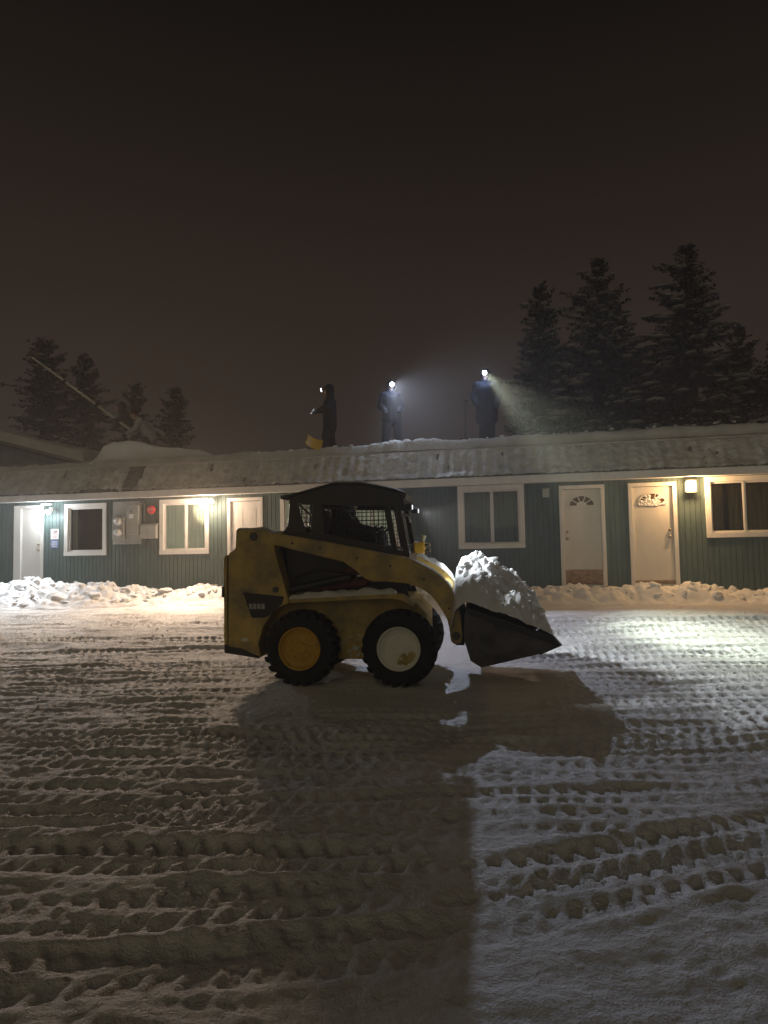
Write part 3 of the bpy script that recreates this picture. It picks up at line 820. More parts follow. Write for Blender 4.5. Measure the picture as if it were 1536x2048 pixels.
t3 = at_wall('wall_lamp', 6.25, 0.0, 2.55); tag(t3, 'square yellow glowing lantern beside the rightmost door', 'wall lamp')
MB().box(-0.07, 0.07, -0.02, 0.0, -0.13, 0.13).build('back_plate', BLK, t3, bevel=0.004)
MB().box(-0.10, 0.10, -0.19, -0.022, 0.108, 0.126).build('lantern_cap', BLK, t3, bevel=0.004)
MB().box(-0.085, 0.085, -0.175, -0.03, -0.11, 0.106).build('diffuser', E_YEL, t3, bevel=0.02)
for k in (-0.09, 0.082): MB().box(k, k + 0.008, -0.182, -0.174, -0.115, 0.107).build('frame_bar', BRASS, t3)
MB().box(-0.09, 0.09, -0.18, -0.022, -0.127, -0.112).build('lantern_base', BRASS, t3)
point_light('lantern_light', t3, (0, -0.26, 0.0), 90, (1.0, 0.58, 0.26), 0.07)

t4 = at_wall('wall_lamp', 3.455, 0.0, 2.52); tag(t4, 'small unlit grey lantern on the wall left of the fan-lite door', 'wall lamp')
MB().box(-0.07, 0.07, -0.02, 0.0, -0.09, 0.10).build('back_plate', GREYM, t4, bevel=0.004)
MB().box(-0.065, 0.065, -0.11, -0.022, -0.085, 0.075).build('diffuser', mat('frosted_glass', (0.36, 0.40, 0.38), 0.35, noise=(9, 0.1, (1, 1, 1))), t4, bevel=0.012)
MB().box(-0.08, 0.08, -0.125, -0.022, 0.078, 0.094).build('lantern_cap', GREYM, t4, bevel=0.004)

# electric meters on their board
t = at_wall('meter_board', -6.25, 0.0, 2.17); tag(t, 'grey electric meter board with two round meters between the two left windows', 'meter board')
MB().box(-0.375, 0.375, -0.045, -0.004, -0.52, 0.50).build('board', GREYM, t, bevel=0.006)
MB().box(-0.34, -0.02, -0.13, -0.046, -0.40, 0.12).build('meter_box', GREYM, t, bevel=0.01)
for k, mz in enumerate((0.02, -0.24)):
    m_o = MB().lathe_y([(0.095, -0.132), (0.10, -0.14), (0.10, -0.165), (0.088, -0.168)], (-0.15, 0, mz), 28).build('meter', GALV, t, smooth=False)
    MB().lathe_y([(0.085, -0.165), (0.082, -0.22), (0.07, -0.24), (0.001, -0.245)], (-0.15, 0, mz), 28).build('meter_dome', mat('meter_glass_%d' % k, (0.55, 0.56, 0.55), 0.15, noise=(14, 0.35, (1, 1, 1))), m_o, smooth=True)
MB().box(0.02, 0.34, -0.11, -0.046, -0.30, 0.40).build('breaker_box', GREYM, t, bevel=0.01)
MB().box(0.10, 0.215, -0.118, -0.111, 0.09, 0.19).build('label_plate', WHITEP, t)
MB().tube([(0.155, -0.118, 0.21), (0.155, -0.125, 0.29)], 0.012, 8).build('latch', BLK, t)
MB().box(0.385, 0.80, -0.11, -0.004, -0.40, -0.07).build('disconnect_box', GREYM, t, bevel=0.012)
MB().box(0.38, 0.84, -0.13, -0.004, -0.068, -0.052).build('drip_cap', GREYM, t)
MB().tube([(0.47, -0.05, -0.05), (0.47, -0.05, 0.40), (0.30, -0.05, 0.56)], 0.028, 12).build('conduit', mat('conduit_dark', (0.07, 0.075, 0.075), 0.6, noise=(8, 0.2, (1, 1, 1))), t, smooth=True)
MB().tube([(0.55, -0.06, -0.41), (0.55, -0.06, -0.55), (0.42, -0.03, -0.60)], 0.022, 10).build('conduit', MATS['conduit_dark'], t, smooth=True)

t = at_wall('alarm_bell', -5.61, 0.0, 2.45); tag(t, 'round red fire alarm bell on the wall beside the meter board', 'alarm bell')
MB().box(-0.06, 0.06, -0.03, 0.0, -0.06, 0.06).build('back_box', RED, t)
MB().lathe_y([(0.105, -0.035), (0.107, -0.045), (0.10, -0.06), (0.07, -0.078), (0.03, -0.086), (0.001, -0.087)], (0, 0, 0), 28).build('gong', RED, t, smooth=True)
MB().box(-0.075, 0.075, -0.094, -0.088, -0.03, 0.045).build('plate', mat('bell_plate', (0.62, 0.20, 0.20), 0.5, noise=(20, 0.15, (1, 1, 1))), t)

def words(t, name, m, x0, x1, z, hgt, lens, y):
    """lettering too small to read: short runs of letter-like strokes"""
    mb = MB(); x = x0; rg = random.Random(int(z * 1000) + 5)
    tot = sum(lens) + 0.25 * (len(lens) - 1); sc_ = (x1 - x0) / tot
    for L in lens:
        e_ = x + L * sc_
        while x < e_ - 0.002:
            w_ = rg.uniform(0.006, 0.011); q = rg.choice((0, 0.3, 0.5))
            mb.box(x, min(x + w_ * 0.72, e_), y, y + 0.0009, z - hgt / 2 + hgt * q * 0.3, z + hgt / 2)
            x += w_
        x = e_ + 0.25 * sc_
    return mb.build(name, m, t)
t = at_wall('notice_sign', -8.24, 0.0, 1.935); tag(t, 'white notice sign with dark emblem and red print left of the dark window', 'sign')
MB().box(-0.11, 0.11, -0.012, -0.003, -0.125, 0.125).build('panel', WHITEP, t, bevel=0.003)
MB().prism([(0.0 + 0.078 * math.cos(a_), 0.068 + 0.030 * math.sin(a_)) for a_ in np.linspace(0, 2 * math.pi, 24, endpoint=False)], -0.0135, -0.0122).build('emblem', INK, t)
MB().prism([(-0.035 + 0.022 * math.cos(a_), 0.068 + 0.017 * math.sin(a_)) for a_ in np.linspace(0, 2 * math.pi, 16, endpoint=False)], -0.0148, -0.0137).build('emblem_eye', WHITEP, t)
MB().prism([(0.005, 0.05), (0.016, 0.05), (0.02, 0.088), (0.010, 0.088)], -0.0148, -0.0137).build('emblem_bar', WHITEP, t)
words(t, 'print', INKR, -0.075, 0.075, 0.012, 0.026, (1,), -0.0135)
for k in range(4): words(t, 'print', INKR, -0.075, 0.075 - 0.02 * (k == 3), -0.025 - 0.020 * k, 0.009, (3, 5, 2), -0.0135)
t = at_wall('notice_sign', -8.245, 0.0, 1.70); tag(t, 'small blue sign with three white lines below the white notice', 'sign')
MB().box(-0.11, 0.11, -0.010, -0.003, -0.105, 0.095).build('panel', BLUEP, t, bevel=0.003)
for k, (a_, b_) in enumerate(((-0.07, 0.08), (-0.095, 0.085), (-0.07, 0.065))): words(t, 'print', WHITEP, a_, b_, 0.045 - 0.052 * k, 0.028, (4, 3), -0.0115)

# ------------------------------------------------------------------ skid steer loader
mac = empty('skid_steer_loader', MM)
tag(mac, 'yellow skid steer loader with black cage cab carrying a bucket of snow', 'loader')
WID = 1.51
def pr(name, pts, y0, y1, m, parent=mac, bevel=0.006): return MB().prism(pts, y0, y1).build(name, m, parent, bevel=bevel)
# chassis
pr('chassis', [(-0.98, 0.30), (-0.80, 0.24), (0.62, 0.24), (0.80, 0.36), (0.80, 0.72), (0.62, 0.90), (-0.98, 0.90)], 0.29, WID - 0.29, YEL, bevel=0.015)
for y0, y1 in ((0.10, 0.30), (WID - 0.30, WID - 0.10)):
    pr('fender', [(-0.72, 0.86), (-0.70, 0.905), (0.40, 0.955), (0.56, 0.94), (0.70, 0.84), (0.68, 0.81), (0.54, 0.885), (0.40, 0.90)], y0, y1, YEL)
    # snow lying on the fender
    xs = np.linspace(-0.66, 0.50, 60); ys = np.linspace(y0 - 0.005, y1 + 0.0, 14); A, B = np.meshgrid(xs, ys)
    ed = np.minimum(np.minimum((B - y0 + 0.005), (y1 - B)) / 0.05, np.minimum(A + 0.66, 0.50 - A) / 0.06).clip(0, 1)
    zt = np.interp(A, [-0.70, 0.40, 0.56], [0.903, 0.953, 0.938]) - 0.004 + (0.055 + 0.028 * fbm(A * 5, B * 9, 5, 3)) * ed ** 0.5
    tag(grid_obj('fender_snow', A, B, zt, SNOWR, mac), kind='stuff')
# rear towers
tower = [(-1.229, 1.655), (-0.918, 1.660), (-0.84, 1.63), (-0.790, 1.52), (-0.800, 1.44), (-0.660, 0.93), (-0.650, 0.86), (-0.80, 0.80), (-0.93, 0.62), (-0.985, 0.44), (-0.958, 0.290), (-1.175, 0.381), (-1.325, 0.410), (-1.318, 1.40), (-1.240, 1.456)]
for y0, y1, nm in ((0.07, 0.29, 'tower'), (WID - 0.29, WID - 0.07, 'tower')):
    tw_ = pr(nm, tower, y0, y1, YEL, bevel=0.012)
    # pivot pin
    ys = y0 - 0.02 if y0 < 0.5 else y1
    MB().lathe_y([(0.001, 0), (0.042, 0), (0.046, 0.006), (0.046, 0.02)], (-1.03, ys, 1.58), 20).build('pivot_pin', STEEL, tw_)
    MB().lathe_y([(0.001, 0), (0.028, 0), (0.032, 0.006), (0.032, 0.02)], (-0.79, ys, 1.01), 16).build('pivot_pin', STEEL, tw_)
    xs = np.linspace(-1.225, -0.90, 26); ysn = np.linspace(y0 + 0.004, y1 - 0.004, 12); A, B = np.meshgrid(xs, ysn)
    ed = np.minimum(np.minimum(B - y0, y1 - B) / 0.04, np.minimum(A + 1.225, -0.90 - A) / 0.05).clip(0, 1)
    tag(grid_obj('tower_snow', A, B, 1.652 + (0.020 + 0.02 * fbm(A * 8, B * 8, 6, 3)) * ed ** 0.5, SNOWR, mac), kind='stuff')
# engine housing between the towers, rear door, bumper
pr('engine_cover', [(-1.31, 0.40), (-0.75, 0.40), (-0.75, 1.50), (-1.10, 1.50), (-1.31, 1.40)], 0.295, WID - 0.295, BLK, bevel=0.02)
rd = pr('rear_door', [(-1.385, 0.44), (-1.345, 0.41), (-1.345, 1.385), (-1.365, 1.385), (-1.385, 1.34)], 0.10, WID - 0.10, YEL, bevel=0.008)
for k in range(6): MB().box(-1.392, -1.386, 0.35, WID - 0.35, 0.95 + k * 0.05, 0.975 + k * 0.05).build('grille_slat', BLK, rd)
MB().box(-1.40, -1.375, 0.082, 0.099, 0.93, 1.05).build('latch', BLK, rd)
pr('bumper', [(-1.39, 0.33), (-1.00, 0.27), (-1.00, 0.40), (-1.39, 0.43)], 0.12, WID - 0.12, BLK, bevel=0.01)
# dark decal with pale lettering on the tail
dc = pr('decal', [(-1.150, 0.985), (-0.70, 0.935), (-0.72, 0.86), (-0.86, 0.735), (-0.92, 0.712), (-1.055, 0.712), (-1.09, 0.80)], 0.064, 0.0695, BLK, bevel=0)
for k in range(4):
    x0 = -1.085 + k * 0.046
    MB().prism([(x0, 0.805), (x0 + 0.035, 0.803), (x0 + 0.036, 0.86), (x0 + 0.001, 0.862)], 0.061, 0.0636).build('lettering', mat('decal_white_%d' % k, (0.36, 0.36, 0.34), 0.6, noise=(30, 0.3, (1, 1, 1))), dc)
# dark engine side, red panel, hoses and lift cylinder seen under the arm
for y0, y1 in ((0.296, 0.31), (WID - 0.31, WID - 0.296)):
    pr('side_panel', [(-0.74, 0.902), (0.62, 0.902), (0.55, 1.10), (0.25, 1.16), (-0.05, 1.30), (-0.72, 1.46)], y0, y1, BLK, bevel=0)
for y0, y1 in ((0.22, 0.285), (WID - 0.285, WID - 0.22)):
    pr('hose_guard', [(-0.46, 0.97), (0.16, 1.03), (0.20, 1.07), (0.02, 1.22), (-0.03, 1.24), (-0.08, 1.19), (-0.10, 1.12), (-0.46, 1.08)], y0, y1, DRED, bevel=0.01)
for sy in (0.16, WID - 0.16):
    MB().tube([(-0.66, sy, 1.00), (0.02, sy, 1.13)], 0.042, 16).build('lift_cylinder', BLK, mac, smooth=False)
    MB().tube([(0.02, sy, 1.13), (0.42, sy, 1.20)], 0.022, 12).build('cylinder_rod', CHROME, mac, smooth=True)
    MB().tube([(-0.62, sy + 0.05, 1.12), (-0.4, sy + 0.06, 1.22), (-0.1, sy + 0.05, 1.18), (0.15, sy + 0.04, 1.12)], 0.013, 8).build('hose', HOSE, mac, smooth=True)
# lift arms
arm = [(-1.06, 1.60), (-0.97, 1.645), (-0.813, 1.615), (-0.245, 1.512), (0.446, 1.362), (0.600, 1.335), (0.700, 1.30), (0.89, 1.195), (0.975, 1.13), (1.041, 1.058), (1.085, 0.99), (1.109, 0.926), (1.150, 0.80), (1.170, 0.70), (1.182, 0.50), (1.165, 0.445),
       (1.097, 0.432), (1.060, 0.465), (1.050, 0.58), (1.030, 0.68), (0.985, 0.77), (0.924, 0.865), (0.87, 0.93), (0.800, 0.985), (0.70, 1.035), (0.602, 1.060), (0.40, 1.080), (0.26, 1.082), (0.183, 1.110), (0.06, 1.215), (-0.049, 1.292), (-0.42, 1.385), (-0.787, 1.485), (-1.00, 1.52)]
arms = []
for y0, y1 in ((0.06, 0.215), (WID - 0.215, WID - 0.06)):
    a_ = pr('lift_arm', arm, y0, y1, YEL, bevel=0.012); arms.append(a_)
    MB().box(-0.19, -0.145, y0 - 0.006, y0 - 0.001, 1.36, 1.47).build('weld_plate', YEL, a_)
    ys = y0 - 0.018 if y0 < 0.5 else y1
    MB().lathe_y([(0.001, 0), (0.036, 0), (0.04, 0.006), (0.04, 0.018)], (1.118, ys, 0.52), 18).build('pivot_pin', STEEL, a_)
MB().tube([(0.98, 0.216, 0.98), (0.98, WID - 0.216, 0.98)], 0.075, 18).build('cross_tube', YEL, mac)
MB().box(-1.05, -0.90, 0.216, WID - 0.216, 1.54, 1.62).build('cross_beam', YEL, mac, bevel=0.01)
# snow along the arms' curved tops (the far arm catches the light)
for y0, y1, x0 in ((WID - 0.215, WID - 0.06, 0.55), (0.06, 0.215, 0.66)):
    xs = np.linspace(x0, 1.10, 50); ysn = np.linspace(y0 - 0.01, y1 + 0.01, 10); A, B = np.meshgrid(xs, ysn)
    tp = np.interp(A, [0.446, 0.60, 0.70, 0.89, 0.975, 1.041, 1.085, 1.109], [1.362, 1.335, 1.30, 1.195, 1.13, 1.058, 0.99, 0.926])
    ed = np.minimum(np.minimum(B - y0 + 0.01, y1 + 0.01 - B) / 0.04, np.minimum(A - x0, 1.10 - A) / 0.05).clip(0, 1)
    th = 0.05 if y0 > 0.5 else 0.012
    tag(grid_obj('arm_snow', A, B, tp - 0.005 + (th + 0.5 * th * fbm(A * 7, B * 7, 16, 3)) * ed ** 0.5, SNOW, mac), kind='stuff')
# auxiliary hydraulic couplers on the far arm
cp = MB().box(0.60, 0.74, 1.02, 1.14, 1.36, 1.50).build('hydraulic_coupler', YELR, mac, bevel=0.02)
MB().tube([(0.70, 1.08, 1.50), (0.735, 1.08, 1.575)], 0.028, 12).build('coupler_tip', mat('coupler_pale', (0.62, 0.60, 0.34), 0.4, noise=(9, 0.1, (1, 1, 1))), cp)
for k, zz in enumerate((1.385, 1.455)):
    MB().tube([(0.74, 1.05, zz), (0.80, 1.04, zz + 0.01)], 0.022, 12).build('coupler_tip', CHROME, cp)
    MB().tube([(0.60, 1.08, zz), (0.52, 1.08, zz), (0.44, 1.10, zz - 0.06)], 0.02, 10).build('hose', GREYM, cp, smooth=True)
# wheels
def wheel(wx, wy, side, rim_m, stain=False):
    r0, rr_ = 0.392, 0.222; w = 0.29
    hub = empty('wheel'); hub.parent = mac; hub.location = (wx, wy, 0.392)
    sgn = -1 if side == 0 else 1      # outward direction in y
    tyre = MB().lathe_y([(rr_ - 0.01, -w * 0.36), (rr_ + 0.02, -w * 0.46), (0.31, -w * 0.5), (0.352, -w * 0.46), (0.366, -w * 0.34), (0.370, 0), (0.366, w * 0.34), (0.352, w * 0.46), (0.31, w * 0.5), (rr_ + 0.02, w * 0.46), (rr_ - 0.01, w * 0.36)], (0, 0, 0), 56)
    # tread lugs
    for k in range(22):
        for half in (-1, 1):
            a0 = 2 * math.pi * (k + (0.5 if half > 0 else 0)) / 22; vs = []
            for (yy, da) in ((0.01, 0.10), (w * 0.5, 0.0)):
                for rad in ((0.350, 0.400) if yy < 0.1 else (0.335, 0.388)):
                    for e_ in (-0.060, 0.060):
                        a_ = a0 + da + e_; vs.append((rad * math.cos(a_), half * yy, rad * math.sin(a_)))
            tyre.add(vs, [(0, 1, 3, 2), (4, 6, 7, 5), (0, 4, 5, 1), (2, 3, 7, 6), (0, 2, 6, 4), (1, 5, 7, 3)])
    tyre.build('tyre', RUB, hub, bevel=0)
    y_ = sgn * w * 0.36
    rim = MB().lathe_y([(0.001, y_ + sgn * 0.004), (0.06, y_ + sgn * 0.004), (0.065, y_ - sgn * 0.006), (0.15, y_ - sgn * 0.012), (0.19, y_ + sgn * 0.004), (0.213, y_ + sgn * 0.030), (0.226, y_ + sgn * 0.034), (0.226, y_ - sgn * 0.08), (0.001, y_ - sgn * 0.08)], (0, 0, 0), 48).build('rim', rim_m, hub, smooth=False)
    for k in range(8):
        a_ = 2 * math.pi * k / 8 + 0.2
        MB().lathe_y([(0.001, y_ + sgn * 0.010), (0.013, y_ + sgn * 0.010), (0.013, y_ - sgn * 0.02)], (0.105 * math.cos(a_), 0, 0.105 * math.sin(a_)), 6).build('wheel_nut', rim_m, hub)
    if stain:
        ang = np.linspace(0, 2 * math.pi, 22, endpoint=False)
        rg = random.Random(4)
        MB().prism([(0.085 + (0.085 + rg.uniform(-.015, .02)) * math.cos(a_) * 1.1, -0.10 + (0.06 + rg.uniform(-.012, .015)) * math.sin(a_) + 0.035 * math.cos(a_)) for a_ in ang], y_ - 0.0025, y_ + 0.004).build('rust_stain', STAIN, hub)
    return hub
wheel(-0.522, 0.145, 0, YELR); wheel(0.526, 0.145, 0, WRIM, True)
wheel(-0.522, WID - 0.145, 1, YELR); wheel(0.526, WID - 0.145, 1, YELR)

# cab: black cage with wire mesh sides
CY0, CY1 = 0.30, WID - 0.30
cab = pr('cab_base', [(-0.78, 1.30), (0.62, 1.00), (0.66, 1.06), (0.62, 1.37), (0.44, 1.41), (-0.30, 1.58), (-0.52, 1.63), (-0.78, 1.62)], CY0 + 0.035, CY1 - 0.035, BLK, bevel=0.012)
cab_floor_hidden = None
for y0, y1 in ((CY0, CY0 + 0.03), (CY1 - 0.03, CY1)):
    f = MB()
    f.prism([(-0.80, 1.60), (-0.72, 1.70), (-0.708, 1.79), (-0.69, 1.96), (-0.60, 1.955), (-0.582, 1.84), (-0.525, 1.67), (-0.50, 1.60)], y0, y1)          # rear pillar
    f.prism([(-0.80, 1.60), (-0.50, 1.60), (-0.30, 1.60), (0.46, 1.43), (0.62, 1.38), (0.60, 1.32), (0.44, 1.33), (-0.80, 1.52)], y0 + 0.001, y1 - 0.001)     # sill
    f.prism([(-0.425, 1.96), (-0.335, 1.96), (-0.295, 1.58), (-0.46, 1.60), (-0.462, 1.70)], y0, y1)                                                          # middle pillar
    f.prism([(0.355, 1.90), (0.425, 1.90), (0.505, 1.38), (0.440, 1.39)], y0, y1)                                                                              # door pillar
    f.prism([(0.475, 1.90), (0.535, 1.90), (0.635, 1.34), (0.575, 1.33)], y0, y1)                                                                              # front pillar
    f.prism([(-0.71, 1.945), (-0.62, 1.945), (-0.55, 1.935), (-0.33, 1.915), (0.0, 1.90), (0.36, 1.885), (0.54, 1.88), (0.575, 1.955), (0.50, 2.045), (0.10, 2.130), (-0.18, 2.140), (-0.66, 2.025)], y0 + 0.0005, y1 - 0.0005)  # head rail
    f.build('side_frame', BLK, mac, bevel=0.006)
    ymid = (y0 + y1) / 2
    g = MB()
    def clipbar(pa, pb): g.tube([(pa[0], ymid, pa[1]), (pb[0], ymid, pb[1])], 0.0036, 5)
    for x in np.arange(-0.31, 0.44, 0.047):
        zt = 1.905; zb = np.interp(x, [-0.30, 0.46], [1.60, 1.43]); clipbar((x, zb), (x + 0.006 * math.sin(x * 40), zt))
    for z in np.arange(1.45, 1.91, 0.047):
        xa = max(-0.33, -0.30 + 0.0 if z > 1.6 else np.interp(z, [1.43, 1.60], [0.46, -0.30])); xb = np.interp(z, [1.39, 1.90], [0.45, 0.36]); clipbar((xa, z), (xb, z))
    for x in (-0.56, -0.51, -0.46): clipbar((x, 1.66), (x, 1.95))
    for z in np.arange(1.68, 1.95, 0.05): clipbar((-0.59, z), (-0.43, z))
    g.build('mesh_screen', BLK, mac)
    MB().tube([(-0.59, ymid - 0.004, 1.93), (-0.47, ymid - 0.004, 1.82), (-0.45, ymid - 0.004, 1.80)], 0.012, 8).build('brace', BLK, mac)
roof_p = [(-0.80, 1.995), (-0.80, 2.03), (-0.68, 2.045), (-0.18, 2.165), (0.10, 2.155), (0.47, 2.075), (0.61, 2.02), (0.60, 1.96), (0.57, 1.957), (0.50, 2.046), (0.10, 2.131), (-0.18, 2.141), (-0.66, 2.026), (-0.70, 1.985)]
rf = pr('cab_roof', roof_p, CY0 - 0.02, CY1 + 0.02, BLK, bevel=0.008)
xs = np.linspace(-0.79, 0.61, 70); ysn = np.linspace(CY0 - 0.02, CY1 + 0.02, 34); A, B = np.meshgrid(xs, ysn)
tp = np.interp(A, [-0.80, -0.68, -0.18, 0.10, 0.47, 0.61], [2.03, 2.045, 2.165, 2.155, 2.075, 2.02])
ed = np.minimum(np.minimum(B - CY0 + 0.02, CY1 + 0.02 - B) / 0.06, np.minimum(A + 0.79, 0.61 - A) / 0.07).clip(0, 1)
tag(grid_obj('cab_snow', A, B, tp - 0.006 + (0.020 + 0.014 * fbm(A * 4, B * 4, 6, 3)) * ed ** 0.5, SNOWR, rf), kind='stuff')
MB().box(-0.72, -0.69, CY0 + 0.031, CY1 - 0.031, 1.60, 1.70).build('rear_rail', BLK, mac)
g = MB()
for y in np.arange(CY0 + 0.06, CY1 - 0.03, 0.06): g.tube([(-0.70, y, 1.68), (-0.665, y, 1.98)], 0.0036, 5)
for z in np.arange(1.70, 1.98, 0.06): g.tube([(-0.70 + (z - 1.68) * 0.117, CY0 + 0.03, z), (-0.70 + (z - 1.68) * 0.117, CY1 - 0.03, z)], 0.0036, 5)
g.build('rear_screen', BLK, mac)
MB().box(0.545, 0.575, CY0 + 0.031, CY1 - 0.031, 1.87, 1.955).build('front_rail', BLK, mac, bevel=0.006)
for y in (CY0 + 0.05, CY1 - 0.11):
    wl_o = MB().box(0.58, 0.66, y, y + 0.11, 1.84, 1.905).build('work_light', BLK, mac, bevel=0.012)
    MB().box(0.661, 0.665, y + 0.012, y + 0.098, 1.85, 1.895).build('lens', E_WORK, wl_o)
    wd_ = bpy.data.lights.new('work_beam', 'SPOT'); wd_.energy = 200 if y > 0.6 else 75; wd_.color = (0.88, 0.95, 1.0); wd_.spot_size = R(96); wd_.spot_blend = 0.5; wd_.shadow_soft_size = 0.03
    wo_ = bpy.data.objects.new('work_beam', wd_); col.objects.link(wo_); wo_.parent = wl_o; wo_.location = (0.70, y + 0.055, 1.872)
    wo_.rotation_euler = Vector((1.0, 0.0 if y > 0.6 else 0.35, -0.55)).to_track_quat('-Z', 'Y').to_euler()
    MB().tube([(0.56, y + 0.055, 1.93), (0.60, y + 0.055, 1.925), (0.62, y + 0.055, 1.905)], 0.012, 8).build('bracket', GALV, wl_o)
MB().tube([(0.545, CY0 + 0.012, 1.775), (0.60, CY0 - 0.02, 1.785), (0.635, CY0 - 0.03, 1.765), (0.648, CY0 - 0.03, 1.70)], 0.011, 8).build('grab_handle', GALV, mac, smooth=True)
# seat, lap bar, levers
MB().box(-0.38, 0.05, 0.50, WID - 0.50, 1.42, 1.53).build('seat', BLK, mac, bevel=0.03)
pr('seat_back', [(-0.42, 1.50), (-0.30, 1.50), (-0.36, 1.86), (-0.40, 1.90), (-0.46, 1.88)], 0.52, WID - 0.52, BLK, bevel=0.03)
for y in (0.47, WID - 0.47):
    MB().tube([(0.22, y, 1.30), (0.24, y, 1.55), (0.20, y, 1.66)], [0.012, 0.011, 0.02], 8).build('control_lever', BLK, mac, smooth=True)
MB().tube([(-0.40, 0.46, 1.78), (0.02, 0.46, 1.70), (0.10, 0.48, 1.66), (0.10, WID - 0.48, 1.66), (0.02, WID - 0.46, 1.70), (-0.40, WID - 0.46, 1.78)], 0.015, 8).build('lap_bar', BLK, mac, smooth=True)
# small fittings: bolts, reflector, steps, hoses to the front, snow stuck on
for (bx_, bz_) in ((-0.60, 1.50), (-0.30, 1.44), (0.10, 1.33), (0.45, 1.24), (0.80, 1.10), (1.05, 0.80)):
    MB().lathe_y([(0.001, -0.008), (0.012, -0.008), (0.014, 0.0)], (bx_, 0.059, bz_), 8).build('bolt', STEEL, arms[0])
MB().box(-1.17, -1.09, 0.058, 0.069, 0.46, 0.50).build('reflector', mat('reflector_pale', (0.7, 0.66, 0.5), 0.25, noise=(20, 0.1, (1, 1, 1))), mac, bevel=0.004)
MB().box(0.60, 0.78, 0.30, 0.56, 0.50, 0.53).build('step', STEEL, mac, bevel=0.004)
for k in (0.0, 0.04):
    MB().tube([(0.56, 0.24 + k, 1.22), (0.80, 0.235 + k, 1.12), (0.98, 0.24 + k, 0.92), (1.06, 0.26 + k, 0.70), (1.12, 0.32 + k, 0.58)], 0.012, 8).build('hose', HOSE, mac, smooth=True)
rgm = np.random.default_rng(21); sp = []
for i in range(34):
    x_ = rgm.uniform(-0.25, 0.25) if i < 34 else rgm.uniform(-1.3, -1.0); r_ = rgm.gamma(1.8, 0.007) + 0.006
    sp.append((x_, 0.288 if i < 34 else 0.068, rgm.uniform(0.28, 0.50) if i < 34 else rgm.uniform(0.42, 0.60), r_ * 1.6, r_ * 0.5, r_))
v_, f_ = lumps(sp, 22, (ICO1_V, ICO1_F)); tag(link('stuck_snow', raw_mesh('stuck_snow', v_, f_, SNOWR), mac), kind='stuff')
# bucket and coupler
bk_side = [(1.235, 0.815), (2.060, 0.535), (2.122, 0.445), (1.985, 0.375), (1.363, 0.225), (1.256, 0.291), (1.200, 0.494), (1.205, 0.738)]
BY0, BY1 = -0.08, WID + 0.08
shell = MB()
out = [(1.235, 0.815), (1.205, 0.738), (1.200, 0.494), (1.256, 0.291), (1.363, 0.225), (1.985, 0.375), (2.122, 0.445)]
inn = [(1.260, 0.806), (1.232, 0.735), (1.228, 0.503), (1.276, 0.314), (1.368, 0.254), (1.978, 0.400), (2.110, 0.455)]
shell.prism(out + inn[::-1], BY0 + 0.021, BY1 - 0.021)
bk = shell.build('bucket', STEEL, mac)
for y0, y1 in ((BY0, BY0 + 0.02), (BY1 - 0.02, BY1)):
    pr('side_plate', bk_side, y0, y1, STEEL, bk, bevel=0.003)
    yo = y0 - 0.012 if y0 < 0.5 else y1
    MB().prism([(1.24, 0.800), (1.25, 0.745), (2.02, 0.470), (2.10, 0.452), (2.055, 0.530)], yo, yo + 0.0115).build('side_cutter', BLK, bk)
MB().prism([(1.93, 0.352), (2.150, 0.447), (2.145, 0.462), (1.925, 0.372)], BY0 - 0.012, BY1 + 0.012).build('cutting_edge', STEEL, bk, bevel=0.003)
pr('coupler_frame', [(1.10, 0.40), (1.195, 0.40), (1.195, 0.72), (1.165, 0.80), (1.13, 0.80), (1.13, 0.60)], 0.22, WID - 0.22, BLK, bevel=0.01)
for sy in (0.33, WID - 0.33):
    MB().tube([(0.86, sy, 1.02), (1.02, sy, 0.80)], 0.036, 14).build('tilt_cylinder', BLK, mac)
    MB().tube([(1.02, sy, 0.80), (1.13, sy, 0.66)], 0.02, 10).build('cylinder_rod', CHROME, mac, smooth=True)

# heap of snow in the bucket
xs = np.linspace(1.06, 2.13, 110); ys = np.linspace(BY0 + 0.005, BY1 - 0.005, 130); A, B = np.meshgrid(xs, ys)
eg = np.interp(A, [1.06, 1.12, 1.235, 2.06, 2.13], [0.60, 0.78, 0.86, 0.55, 0.45])
rd_ = np.interp(A, [1.06, 1.10, 1.13, 1.20, 1.27, 1.38, 1.52, 1.65, 1.81, 1.94, 2.07, 2.13], [0.62, 1.00, 1.16, 1.235, 1.27, 1.275, 1.20, 1.12, 1.02, 0.83, 0.56, 0.45])
tt = np.abs((B - (BY0 + BY1) / 2) / ((BY1 - BY0) / 2))
bump_ = (1 - np.clip(tt, 0, 1) ** 2.1) ** 0.75
Z = eg + (rd_ - eg) * bump_
am = sstep(0.0, 0.12, bump_) * sstep(2.13, 2.0, A)
Z = Z + am * (0.10 * (0.55 - worley(A * 4.5, B * 3.6, 33)) + 0.06 * fbm(A * 5, B * 4, 34, 5, 0.6) + 0.045 * (0.5 - worley(A * 12, B * 11, 35)) + 0.02 * ridge(A * 9, B * 6, 36, 3))
pile = empty('snow_load', MM)
hp = grid_obj('heap', A, B, Z, SNOW, pile)
rgp = np.random.default_rng(6); sp = []
for i in range(120):
    i0, j0 = rgp.integers(8, 100), rgp.integers(14, 116)
    r_ = rgp.gamma(2.0, 0.010) + 0.008
    sp.append((A[j0, i0], B[j0, i0], Z[j0, i0] + r_ * 0.3, r_ * 1.3, r_, r_ * 0.9))
v_, f_ = lumps(sp, 9); tag(link('clump', raw_mesh('clump', v_, f_, SNOW), pile), kind='stuff')
tag(pile, 'heap of fresh snow piled high in the loader bucket', 'snow heap')

